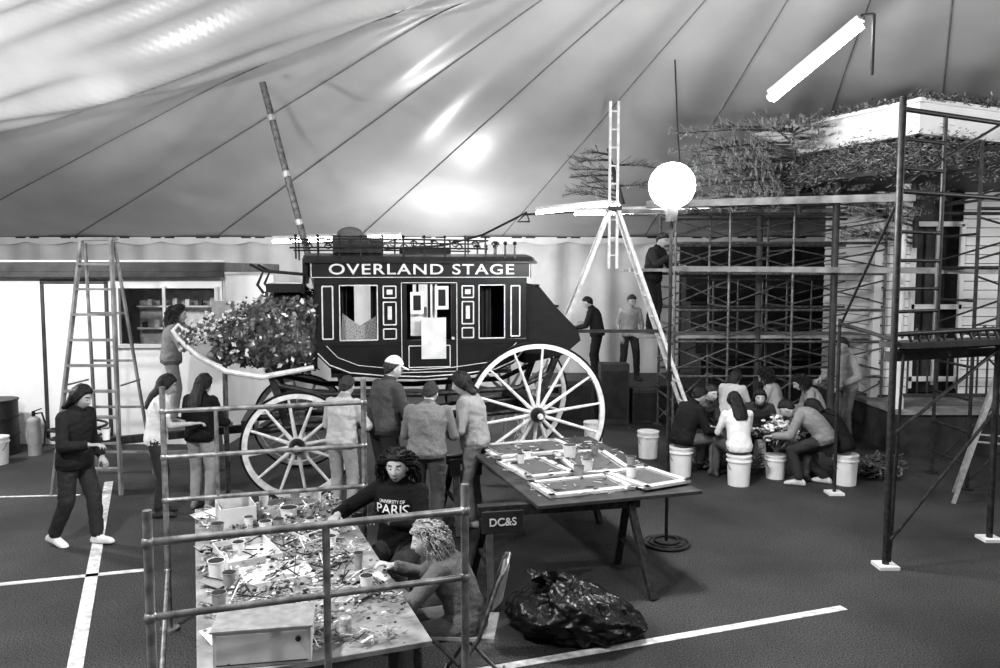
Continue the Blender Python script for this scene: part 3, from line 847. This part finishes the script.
mb=MB(); mb.tube([(0,0,.0),(0,0,.02),(0,0,.04)],[.22,.22,.05],28,0)
for r,z in((.22,.02),(.17,.03),(.12,.045)): mb.tube([(r*math.cos(a),r*math.sin(a),z) for a in [2*math.pi*k/28 for k in range(28)]],.012,6,0,closed=True)
mb.cyl((0,0,.03),(0,0,3.22),.017,seg=10,m=0); mb.cyl((0,0,1.6),(0,0,1.7),.03); mb.cyl((0,0,3.12),(0,0,3.28),.05,.07)
mb.sph((0,0,3.46),.215,1,28,18)  # sphere enlarged beyond the bulb to take in its glare
mb.build('globe_lamp_stand',[M_steeld,M_globe],loc=(1.62,7.62,0),smooth=True)
mb=MB()
mb.tube([(2.5,11.7,ceil_h(2.5,11.7)-.1),(2.56,11.7,4.6),(2.6,11.7,4.2)],.010,6); mb.build('hanging_cord',[M_dark])
mb=MB(); mb.tube([(-2.0,14,3.05),(-1.0,13.9,3.1),(-.3,13.8,3.28),(.25,13.7,3.55),(.45,13.7,3.66),(.5,13.7,3.5),(.3,13.7,3.5),(.42,13.7,3.62),(1.4,13.6,3.66),(2.2,13.3,3.6)],.02,6); mb.build('power_cable',[M_dark])
def fluor(name,a,b,r=.03,hang=False):
    a=V(a);b=V(b); mb=MB(); mb.beam(a+V((0,0,.07)),b+V((0,0,.07)),.14,.05,0); d=(b-a).normalized()
    u=d.cross(V((0,0,1))).normalized()
    for s in(-1,1): mb.cyl(a+u*s*.035,b+u*s*.035,r,seg=10,m=1)
    if hang:
        p=b+V((.12,-.05,.1)); mb.cyl(p,(p.x,p.y,p.z-.65),.02,seg=8,m=2); mb.cyl(b+V((0,0,.1)),p,.015,seg=6,m=2)
    mb.build(name,[M_offwhite,M_flour,M_dark])
fluor('fluorescent_light',(3.25,9.8,4.72),(3.95,9.0,5.35),.04,True)
fluor('fluorescent_light.001',(.6,13.0,3.60),(2.0,13.6,3.78),.025)
fluor('fluorescent_light.002',(1.2,13.0,3.58),(3.5,12.9,3.62),.02)
fluor('fluorescent_light.003',(-4.0,14.2,3.18),(-2.9,14.2,3.22),.03)
fluor('fluorescent_light.004',(-2.35,14.2,3.24),(-1.75,14.2,3.26),.03)

# ------------------------------------------------------------------ trestle ladder with mast
mb=MB(); cx,cy,za=1.72,12.25,3.60
for sx,fx in((-1,.25),(1,3.05)):
    for yy in(-.32,.32): mb.beam((fx,cy+yy,0),(cx+sx*.05,cy+yy*.35,za),.05,.08,0)
    for i in range(1,11):
        t=i/11; x=fx+(cx+sx*.05-fx)*t; w=.32+(.32*.35-.32)*t; mb.cyl((x,cy-w,za*t),(x,cy+w,za*t),.018,seg=8,m=0)
for x in(-.06,.06): mb.beam((cx+x,cy,2.7),(cx+x,cy,5.2),.035,.07,0)
for i in range(9): mb.cyl((cx-.06,cy,2.9+i*.27),(cx+.06,cy,2.9+i*.27),.014,seg=8)
mb.beam((cx,cy-.2,za),(cx,cy+.2,za),.2,.06,1)
mb.beam((cx-.75,cy-.1,1.75),(cx+.72,cy-.1,1.75),.03,.05,1)
mb.build('trestle_ladder',[M_wheel,M_woodd])

# ------------------------------------------------------------------ background deck and bleachers with added dark backdrop behind
mb=MB(); mb.box((2.3,15.2,.28),(3.2,1.8,.56),0); mb.box((2.3,15.2,.58),(3.3,1.9,.05),1)
for i in range(6): mb.box((.9+i*.55,14.28,.28),(.04,.03,.5),1)
mb.build('float_deck',[M_dark,M_woodd])
mb=MB()
for x,y,w,h in((1.35,14.1,.6,.75),(2.0,14.0,.5,1.05),(2.55,14.1,.45,.6),(.8,13.9,.5,.5)):
    mb.box((x,y,h/2),(w,.4,h),0); mb.box((x,y-.21,h*.5),(w*.85,.02,h*.8),1)
mb.build('storage_crate_stack',[M_woodd,M_dark],bevel=.005)
mb=MB()
for i in range(5):
    y=15.2+i*.45; z=.5+i*.5; mb.box((7.0,y,z/2),(6.2,.43,z),0); mb.box((7.0,y-.05,z+.02),(6.25,.48,.04),2)
mb.box((7.0,17.4,1.6),(6.2,.1,3.2),0)  # dark bulk added so the area behind the scaffold reads dark
for i in range(14):
    x=4.0+i*.46; mb.cyl((x,15.0,0),(x,15.0,2.5),.02,seg=6,m=1)
for z in(1.0,1.5,2.0,2.5): mb.cyl((3.9,15.0,z),(10.1,15.0,z),.022,seg=6,m=1)
mb.build('bleachers_dark_backdrop',[M_dark,M_steel,M_woodd])

# ------------------------------------------------------------------ scaffolding at right
def tower(name,xs,ys,zt,levels,mats,rungs=.3,braces=True,r=.022):
    mb=MB()
    for x in xs:
        for y in ys: mb.cyl((x,y,0),(x,y,zt),r,seg=8); mb.cyl((x,y,0),(x,y,.02),.08)
        z=.3
        while z<zt: 
            mb.cyl((x,ys[0],z),(x,ys[1],z),r*.8,seg=6); z+=rungs
    for z in levels:
        for y in ys: mb.cyl((xs[0],y,z),(xs[-1],y,z),r,seg=8)
    if braces:
        zz=[0]+list(levels)
        for i,(a,b) in enumerate(zip(xs,xs[1:])):
            for z0,z1 in zip(zz,zz[1:]):
                mb.cyl((a,ys[0],z0+.1),(b,ys[0],z1-.1),r*.6,seg=6); mb.cyl((b,ys[0],z0+.1),(a,ys[0],z1-.1),r*.6,seg=6)
                mb.cyl((a,ys[1],z0+.1),(b,ys[1],z1-.1),r*.6,seg=6)
    return mb.build(name,mats,smooth=True)
tower('scaffold_tower',[2.75,3.6,4.6,6.05],[12.6,13.8],3.9,[1.0,1.55,2.05,2.62,3.1,3.55,3.85],[M_steel])
mb=MB()
for y in(12.75,13.05,13.35,13.65): mb.box((4.35,y,2.68),(4.6,.26,.05)) 
for y in(12.75,13.05,13.35): mb.box((4.1,y,3.60),(4.4,.26,.05))
for y in(12.8,13.1,13.4): mb.box((4.25,y,1.62),(4.1,.26,.05))
mb.build('scaffold_plank_set',[M_wood])
mb=MB(); mb.beam((2.2,12.1,3.66),(5.3,10.3,3.60),.05,.10); mb.beam((2.6,12.3,2.70),(6.4,10.2,2.66),.05,.08); mb.build('scaffold_rail_set',[M_wood])
mb=MB()
N0,N1,N3=V((3.47,7.02,0)),V((4.85,7.75,0)),V((4.0,9.4,0))
def vp(p,z,r=.03): mb.cyl((p.x,p.y,.03),(p.x,p.y,z),r,seg=12)
vp(N0,4.15);vp(N1,4.2);
def vr(a,b,z,z2=None,r=.022): mb.cyl((a.x,a.y,z),(b.x,b.y,z if z2 is None else z2),r,seg=10)
for z in(4.05,3.35,2.1,1.95): vr(N0,N1,z)
L0=N0.lerp(N1,.38)
for z in(3.8,3.55,3.0,2.75,2.5,2.3): vr(N0,L0,z,r=.016)
mb.cyl((L0.x,L0.y,1.95),(L0.x,L0.y,4.05),.02,seg=8)
for z in(2.05,): vr(N0,N3,z,r=.02)
mb.cyl((N0.x,N0.y,3.3),(N3.x,N3.y,2.0),.014,seg=8); vp(N3,2.1,.02)
mb.cyl((N1.x,N1.y,1.9),(N0.x+.02,N0.y,1.2),.016,seg=8); mb.cyl((N1.x,N1.y,4.1),(N0.x,N0.y,3.4),.014,seg=8)
mb.cyl((N1.x,N1.y,1.3),(N0.x,N0.y,.2),.016,seg=8)
mb.cyl((N0.x+.06,N0.y+.05,.03),(N0.x+.14,N0.y+.1,1.95),.014,seg=8)
for p in(N0,N1,N3): mb.box((p.x,p.y,.015),(.18,.18,.03),1)
mb.beam((3.5,7.1,2.0),(5.1,7.9,1.98),.28,.05,2); mb.beam((3.5,7.2,1.88),(5.1,8.0,1.86),.06,.08,2)
for i in range(12):
    p=V((3.6+i*.11,7.15+i*.055,2.06)); mb.tube([p,p+V((.05,0,.05*random.random()+.03)),p+V((.12,0,-.05-.15*random.random()))],.014,5,2)
mb.build('tall_scaffold',[M_steeld,M_white,M_woodd],smooth=True)
tower('scaffold_tower.001',[5.7,7.4],[9.6,10.4],4.2,[1.9,2.7,3.4,4.1],[M_steeld],rungs=.4)

# ------------------------------------------------------------------ house front under construction
HB=empty('float_house',(0,0,0),0)
mb=MB()
mb.M=Matrix.Translation((5.25,10.2,0))@Matrix.Rotation(rad(25.5),4,'Z')
mb.box((2.5,1.35,4.66),(5.1,2.8,.10),3)
for (c,s) in (((2.5,-.05,4.58),(5.2,.06,.34)),((-.05,1.35,4.58),(.06,2.8,.34)),((2.5,-.08,4.77),(5.3,.10,.05)),((-.08,1.35,4.77),(.10,2.9,.05)),((2.5,-.03,4.39),(5.2,.10,.05)),((-.03,1.35,4.39),(.10,2.8,.05))): mb.box(c,s,0)
mb.box((2.5,1.4,4.2),(4.9,2.6,.3),1); mb.box((2.4,1.3,3.95),(5.3,3.1,.1),1)
mb.M=None
HX,HY=5.95,12.7
mb.box((8.2,HY+.4,.30),(4.9,3.4,.6),1); mb.box((8.2,HY+.4,.63),(5.0,3.5,.06),2)
for i in range(23):
    z=.75+i*.14
    for x0,x1 in((HX,HX+.55),(HX+1.35,HX+2.1),(HX+2.9,HX+4.5)): mb.box(((x0+x1)/2,HY,z),(x1-x0,.03,.13),0,R=Matrix.Rotation(rad(-8),3,'X'))
    mb.box((HX,HY+1.0,z),(.03,2.0,.13),0,R=Matrix.Rotation(rad(8),3,'Y'))
mb.box((HX,HY-.02,2.3),(.12,.12,3.3),0)
mb.box((8.3,HY+.25,2.3),(4.4,.05,3.2),1)
for x in(HX+.95,HX+2.5): 
    for s in(-.38,.38): mb.box((x+s,HY-.03,2.1),(.07,.06,2.6),0)
    for z in(.95,2.1,3.4): mb.box((x,HY-.03,z),(.8,.06,.08),0)
    mb.box((x,HY-.01,2.1),(.04,.04,2.5),0)
for x in(HX-.15,HX+1.5,HX+3.2):
    y=HY-1.1; mb.tube([(x,y,.66),(x,y,.8),(x,y,.95),(x,y,3.6),(x,y,3.9)],[.1,.1,.06,.055,.1],12,0)
for z in(1.45,.85): mb.beam((HX-.15,HY-1.1,z),(HX+4,HY-1.1,z),.06,.05,1)
for i in range(28): mb.cyl((HX+i*.145,HY-1.1,.85),(HX+i*.145,HY-1.1,1.45),.016,seg=6,m=1)
mb.cyl((4.75,11.4,0),(4.75,11.4,3.9),.05,m=1); mb.cyl((4.1,12.7,0),(4.1,12.7,3.9),.05,m=1)
mb.build('house_structure',[M_white,M_woodd,M_wood,M_dark],HB,bevel=.004)
mb=MB(); mb.M=Matrix.Translation((5.25,10.2,0))@Matrix.Rotation(rad(25.5),4,'Z')
for i in range(4500):
    x=random.uniform(-.1,5.2);y=random.uniform(-.15,2.8)
    if random.random()<.6: y=random.uniform(-.15,.1)
    elif random.random()<.4: x=random.uniform(-.15,.1)
    z=4.76+abs(random.gauss(0,.055)); a=random.random()*6.3; L=random.uniform(.03,.07)
    mb.beam((x,y,z),(x+L*math.cos(a),y+L*math.sin(a),z+.05*random.random()),.016,.004,1 if random.random()<.3 else 0)
for i in range(12000):
    side=random.random()<.6
    x,y=(random.uniform(-.25,5),-.2+random.gauss(0,.07)) if side else (-.25+random.gauss(0,.07),random.uniform(-.2,2.8))
    z=4.12+random.gauss(0,.11)+.04*math.sin(x*5+y*4); a=random.random()*6.3; L=random.uniform(.03,.08)
    mb.beam((x,y,z),(x+L*math.cos(a),y+L*math.sin(a),z+L*(random.random()-.7)),.014,.004,1 if random.random()<.35 else 0)
mb.build('roof_greens',[M_leaf,M_fir],HB)

# ------------------------------------------------------------------ fir boughs
def fir(name,trunk0,trunk1,limbs,Lr,seed,bl=26,left=.66):
    random.seed(seed); mb=MB(); t0=V(trunk0);t1=V(trunk1)
    mb.tube([t0,t0.lerp(t1,.5),t1],[.05,.04,.015],8,0)
    for i in range(limbs):
        t=.05+.93*i/limbs; b=t0.lerp(t1,t); a=random.uniform(0,6.28) if random.random()>left else math.pi+random.uniform(-.5,.5)
        L=random.uniform(*Lr)*(1-.3*t); d=V((math.cos(a),math.sin(a)*.6,random.uniform(-.02,.28)))
        pts=[b+d*L*k/5+V((0,0,-.10*L*(k/5)**2)) for k in range(6)]
        mb.tube(pts,[.02,.017,.014,.011,.008,.004],5,0)
        for j in range(int(20*L)+6):
            s_=random.uniform(.12,1); p=b+d*L*s_+V((0,0,-.10*L*s_*s_)); aa=a+random.choice([-1,1])*random.uniform(.3,1.1)
            l=random.uniform(.12,.38)*(1.15-s_*.5); dd=V((math.cos(aa),math.sin(aa),random.uniform(-.25,.6)))
            q=p+dd*l; mb.tube([p,q],[.006,.002],4,0)
            for k in range(bl):
                u=random.random(); c=p.lerp(q,u); nd=(dd*.6+V((random.gauss(0,.8),random.gauss(0,.8),random.gauss(0,.8)))).normalized()*random.uniform(.03,.065)
                w=perp(nd)[0]*.0045
                mb.add([c-w,c+w,c+nd],[(0,1,2)],1)
    return mb.build(name,[M_woodd,M_fir])
fir('fir_tree',(4.35,11.75,3.5),(4.2,11.7,4.75),38,(1.0,2.3),3,52)
fir('fir_tree.001',(2.0,13.2,3.75),(1.75,13.2,4.65),10,(.5,.95),5,44)
fir('fir_tree.002',(6.0,11.6,3.0),(5.9,11.5,3.9),10,(.8,1.4),9,44)

# ------------------------------------------------------------------ buckets, plants, chairs
def bucket(loc,name='plastic_bucket',r=.15,h=.38,m=None):
    mb=MB(); a,b=(r*.87,r)
    mb.tube([(0,0,0),(0,0,h)],[a,b],24,0)
    mb.tube([(0,0,h*.80),(0,0,h*.84)],[b*1.06]*2,24,0); mb.tube([(0,0,h*.96),(0,0,h*1.0)],[b*1.05]*2,24,0)
    mb.tube([(0,0,h),(0,0,h+.006)],[b*1.02]*2,24,0)
    mb.tube([(b*1.05*math.cos(t),-b*.55*math.sin(t)-.02,h*.82-.16*math.sin(t)) for t in [math.pi*k/10 for k in range(11)]],.004,5,1)
    return mb.build(name,[m or M_bucket,M_steel],loc=loc,smooth=True)
bk=[(2.36,10.28),(2.98,9.82),(4.32,9.85),(3.50,10.8),(2.12,11.3),(1.42,12.0),(-6.95,10.9)]
for i,(x,y) in enumerate(bk): bucket((x,y,0),'plastic_bucket' if i==0 else 'plastic_bucket.%03d'%i)
bucket((3.55,10.15,0),'flower_bucket',.13,.3)
mb=MB(); random.seed(2)
for i in range(260):
    a=random.random()*6.28; r=abs(random.gauss(0,.16)); z=.52-r*.5+random.gauss(0,.05); p=V((r*math.cos(a),r*math.sin(a),z))
    s=random.uniform(.018,.04); mb.sph(p,(s,s,s*.6),0 if random.random()<.65 else 1,7,5)
for i in range(40):
    a=random.random()*6.28; mb.tube([(0,0,.12),(.22*math.cos(a),.22*math.sin(a),.45)],[.005,.005],4,1)
mb.build('flower_bunch',[M_white,M_leaf],loc=(3.55,10.15,.2))
mb=MB(); random.seed(4)
for cx_,cy_ in((3.2,10.5),(2.85,10.6),(4.9,10.2),(5.1,10.6),(4.6,10.3)):
    for i in range(160):
        a=random.random()*6.28; r=random.random()*.3; p=V((cx_+r*math.cos(a),cy_+r*math.sin(a),.02+random.random()*.16)); b=random.random()*6.28
        mb.beam(p,p+V((.09*math.cos(b),.09*math.sin(b),.05*random.random())),.03,.004)
mb.build('leaf_litter_pile',[M_leaf])
def folding_chair(name,loc,rz):
    mb=MB()
    for s in(-.2,.2):
        mb.tube([(s,.22,0),(s,-.08,.46),(s,-.2,.82),(s*.9,-.22,.86)],.013,8,0); mb.tube([(s*.9,-.24,0),(s*.9,.2,.45)],.013,8,0)
    mb.tube([(-.2,-.2,.82),(-.12,-.24,.88),(.12,-.24,.88),(.2,-.2,.82)],.013,8,0)
    mb.box((0,.02,.455),(.38,.38,.02),1)
    mb.grid(lambda u,v:(-.19+.38*u,-.16-.05*math.sin(math.pi*u)-.04*v,.64+.2*v),8,3,1)
    for y in(-.2,.18): mb.cyl((-.2,y,.1+.0),(.2,y,.1),.009,m=0)
    mb.build(name,[M_steel,M_grey],loc=loc,rz=rz,smooth=True)
folding_chair('folding_chair',(-.19,4.82,0),rad(85))
mb=MB(); mb.tube([(0,0,.40),(0,0,.44)],[.17,.17],24,0)
for k in range(4):
    a=math.pi/4+k*math.pi/2; mb.cyl((.2*math.cos(a),.2*math.sin(a),0),(.12*math.cos(a),.12*math.sin(a),.41),.015,m=0)
mb.build('stool',[M_woodd],loc=(-.78,6.02,0))
mb=MB(); mb.box((0,0,.57),(.9,.5,.05),0)
for x in(-.4,.4):
    for y in(-.2,.2): mb.beam((x*1.1,y*1.1,0),(x,y,.55),.05,.05,0)
mb.beam((-.42,0,.2),(.42,0,.2),.04,.06,0); mb.build('work_bench',[M_wood],loc=(-4.2,10.75,0),rz=rad(10))
mb=MB(); mb.cyl((0,0,0),(0,0,2.15),.03,seg=10); mb.box((0,0,2.2),(.22,.14,.22),1); mb.cyl((0,0,0),(0,0,.03),.18,seg=20); mb.build('control_box_stand',[M_steel,M_grey],loc=(-3.22,9.3,0))

# ------------------------------------------------------------------ the people
W=person
W('woman_in_dark_sweater',(-4.12,7.62),-105,1.64,lean=6,head=(10,18,0),hands=((-.22,.14,.86),(.16,.34,1.07)),feet=((-.08,.17,.08),(.09,-.20,.10)),footpitch=(-4,18),toes=(0,0),
  top=.028,bot=.045,shoe=.75,skin='mid',hair='bob',hc='black',jacket=True,pel=(0,0,.885),vox=.012,baggy=.014,hem=-.09)
W('woman_in_white_shirt',(-3.72,8.55),-70,1.60,lean=8,head=(10,20,0),hands=((-.2,.36,1.02),(.16,.40,1.08)),top=.80,bot=.05,skin='mid',hair='long',hc='black',sleeve=.5,vox=.0125)
W('woman_with_long_hair',(-3.34,8.8),-15,1.56,lean=5,head=(-10,15,0),hands=((-.18,.30,1.0),(.16,.33,1.02)),top=.016,bot=.36,shoe=.2,skin='mid',hair='long',hc='black',jacket=True,vox=.0125,baggy=.012)
W('woman_in_coat',(-4.42,10.7),-70,1.66,z0=.595,lean=8,head=(-5,10,0),hands=((-.16,.34,1.02),(.16,.38,1.12)),top=.24,bot=.3,skin='light',hair='curly',hc='brown',jacket=True)
W('person_in_light_jacket',(-1.68,8.4),-20,1.6,lean=8,head=(0,18,0),hands=((-.16,.32,1.02),(.18,.35,1.05)),top=.46,bot=.4,skin='light',hair='short',hc='brown',jacket=True)
W('man_in_cap',(-1.27,8.65),-50,1.78,lean=8,head=(-15,12,0),hands=((-.15,.36,1.08),(.15,.36,1.05)),top=.085,bot=.05,skin='light',hair='short',hc='brown',cap=.85,jacket=True,fat=1.12,vox=.0125,baggy=.014)
W('person_in_denim_jacket',(-.73,7.85),-8,1.62,lean=12,head=(-5,25,0),hands=((-.17,.36,1.0),(.17,.36,1.02)),top=.20,bot=.10,skin='light',hair='short',hc='brown',jacket=True,fat=1.16,vox=.0125,baggy=.014)
W('woman_in_light_jacket',(-.26,8.22),75,1.68,lean=10,head=(0,22,0),hands=((-.14,.32,1.05),(.16,.32,1.04)),top=.32,bot=.20,shoe=.5,skin='mid',hair='bob',hc='black',jacket=True,vox=.0125,fat=1.06,baggy=.014)
W('woman_in_printed_shirt',(-.76,6.02),163,1.74,pel=(0,0,.53),lean=4,head=(10,6,0),hands=((-.06,.36,.84),(.34,.36,.84)),feet=((-.14,.42,.08),(.14,.40,.08)),top=.012,bot=.05,skin='mid',hair='curly',hc='black',jacket=True,
  elb=((-.8,-.5,-.5),(.8,-.5,-.5)),vox=.0105,shirt_text=[('UNIVERSITY OF',.035,.395,.2),('PARIS',.10,.335,.26),('ooo',.07,.26,.12)],curl=.8)
W('girl_with_blonde_hair',(-.20,4.80),84,1.52,pel=(0,0,.56),lean=24,head=(14,14,0),hands=((-.15,.54,.87),(.12,.56,.88)),feet=((-.12,.42,.08),(.12,.40,.08)),top=.15,bot=.12,skin='light',hair='curly',hc='blonde',jacket=True,
  elb=((-.6,-.3,-.7),(.6,-.3,-.7)),vox=.0105,curl=.9)
def seated(name,loc,yaw,H=1.62,sh=.37,**k):
    S=H/1.7; z=(sh+.10)/S
    d=dict(pel=(0,0,z),lean=26,head=(0,30,0),hands=((-.14,.44,z+.12),(.14,.46,z+.10)),feet=((-.16,.44,.08),(.16,.40,.08)),jacket=True); d.update(k)
    return W(name,loc,yaw,H,**d)
seated('man_in_dark_jacket',(2.36,10.28),-65,1.70,top=.02,bot=.15,skin='mid',hair='short',hc='black',lean=22)
seated('woman_in_white_top',(2.98,9.82),5,1.60,top=.75,bot=.10,hair='long',hc='black',lean=14,jacket=False)
seated('woman_in_black_jacket',(4.30,9.86),55,1.62,top=.02,bot=.20,hair='long',hc='black',lean=36)
W('man_in_grey_jacket',(3.92,9.80),60,1.62,pel=(0,-.12,.62),lean=48,head=(0,45,0),hands=((-.14,.52,.62),(.14,.50,.55)),feet=((-.14,.16,.08),(.15,-.12,.08)),top=.26,bot=.05,shoe=.6,hair='short',hc='black',jacket=True,vox=.0125)
seated('woman_facing_forward',(3.5,10.8),170,1.58,top=.05,bot=.05,hair='long',hc='black',head=(0,12,0))
seated('woman_in_pale_jacket',(4.2,12.0),60,1.62,top=.42,bot=.3,hair='curly',hc='brown',skin='light',sh=.4,lean=14)
seated('woman_in_pale_jacket.001',(3.45,11.9),-40,1.6,top=.6,bot=.1,hair='bob',hc='brown',skin='light',sh=.4,lean=14)
seated('girl_in_sweatshirt',(4.75,11.75),80,1.6,top=.36,bot=.1,hair='curly',hc='brown',skin='light',sh=.4)
seated('person_in_hood',(2.75,11.1),-150,1.6,top=.10,bot=.1,hair='short',hc='brown',skin='light',head=(0,12,0))
for i,(x,y) in enumerate(((4.2,12.0),(3.45,11.9),(4.75,11.75),(2.75,11.1))):
    bucket((x,y,0),'plastic_bucket.%03d'%(20+i))
W('man_in_work_jacket',(5.28,12.1),100,1.72,lean=6,head=(20,15,0),hands=((-.2,.2,.95),(.16,.34,1.0)),top=.33,bot=.16,hair='short',hc='brown',jacket=True)
W('man_in_pale_shirt',(2.45,15.1),-170,1.68,z0=.605,hands=((-.14,.3,1.0),(.2,.1,.85)),top=.42,bot=.06,hair='short',hc='brown',head=(10,20,0),feet=((-.14,.05,.08),(.12,-.08,.08)))
W('man_in_dark_coat',(1.85,15.2),70,1.66,z0=.605,top=.03,bot=.03,hair='short',hc='black',jacket=True,lean=14,hands=((-.14,.4,1.0),(.2,.3,1.1)),head=(0,25,0))
W('man_on_scaffold',(2.48,13.05),-130,1.70,z0=1.65,lean=12,head=(0,20,0),hands=((-.14,.42,1.1),(.16,.40,1.25)),top=.03,bot=.03,hair='short',hc='black',jacket=True)
mb=MB(); cup(0,0,0,.04,.11); mb.build('paper_cup',[M_white,M_dark],loc=(-3.74,7.50,1.06),smooth=True)

# ------------------------------------------------------------------ lights
def pl(name,loc,e,r=.15):
    l=bpy.data.lights.new(name,'POINT'); l.energy=e; l.shadow_soft_size=r; o=bpy.data.objects.new(name,l); COL.objects.link(o); o.location=loc
def sp(name,loc,tgt,e,ang,bl=.6,r=.1):
    l=bpy.data.lights.new(name,'SPOT'); l.energy=e; l.spot_size=rad(ang); l.spot_blend=bl; l.shadow_soft_size=r
    o=bpy.data.objects.new(name,l); COL.objects.link(o); o.location=loc; o.rotation_euler=(V(tgt)-V(loc)).to_track_quat('-Z','Y').to_euler()
pl('work_light_1',(-3.4,3.0,4.6),900,.12)
pl('unseen_light_right',(2.6,1.6,4.8),300,.15)  # unseen light added behind the camera, no lamp body
pl('booth_fill',(-7.6,9.2,3.3),420,.15)  # unseen fill added to whiten the booth wall
pl('canopy_fill',(-1.0,15.5,2.4),170,.2)  # hidden fill added behind the coach to lift the canopy tone
pl('unseen_light_side',(8.6,7.5,3.6),260,.25)  # unseen point light off to the right, no lamp body
sp('canopy_streak_spot_1',(-6,14.8,2.6),(-6,16.3,4.1),60,38,1)  # these upward spots are added to imitate glossy reflections on the canopy
sp('canopy_streak_spot_2',(-1.4,14.8,2.8),(-1.4,16.2,4.1),32,38,1)
sp('canopy_streak_spot_3',(-1.1,10.2,3.6),(-1.1,11.6,5.9),50,24,1)
sp('canopy_streak_spot_4',(-5.7,10.6,3.4),(-5.7,12,5.6),50,24,1)
w=bpy.data.worlds.new('world'); SC.world=w; w.use_nodes=True
w.node_tree.nodes['Background'].inputs[0].default_value=(.5,.5,.5,1); w.node_tree.nodes['Background'].inputs[1].default_value=.15
SC.view_settings.view_transform='Standard'
try: SC.view_settings.look='Medium High Contrast'
except Exception as e: print('look',e)
SC.view_settings.exposure=0.08
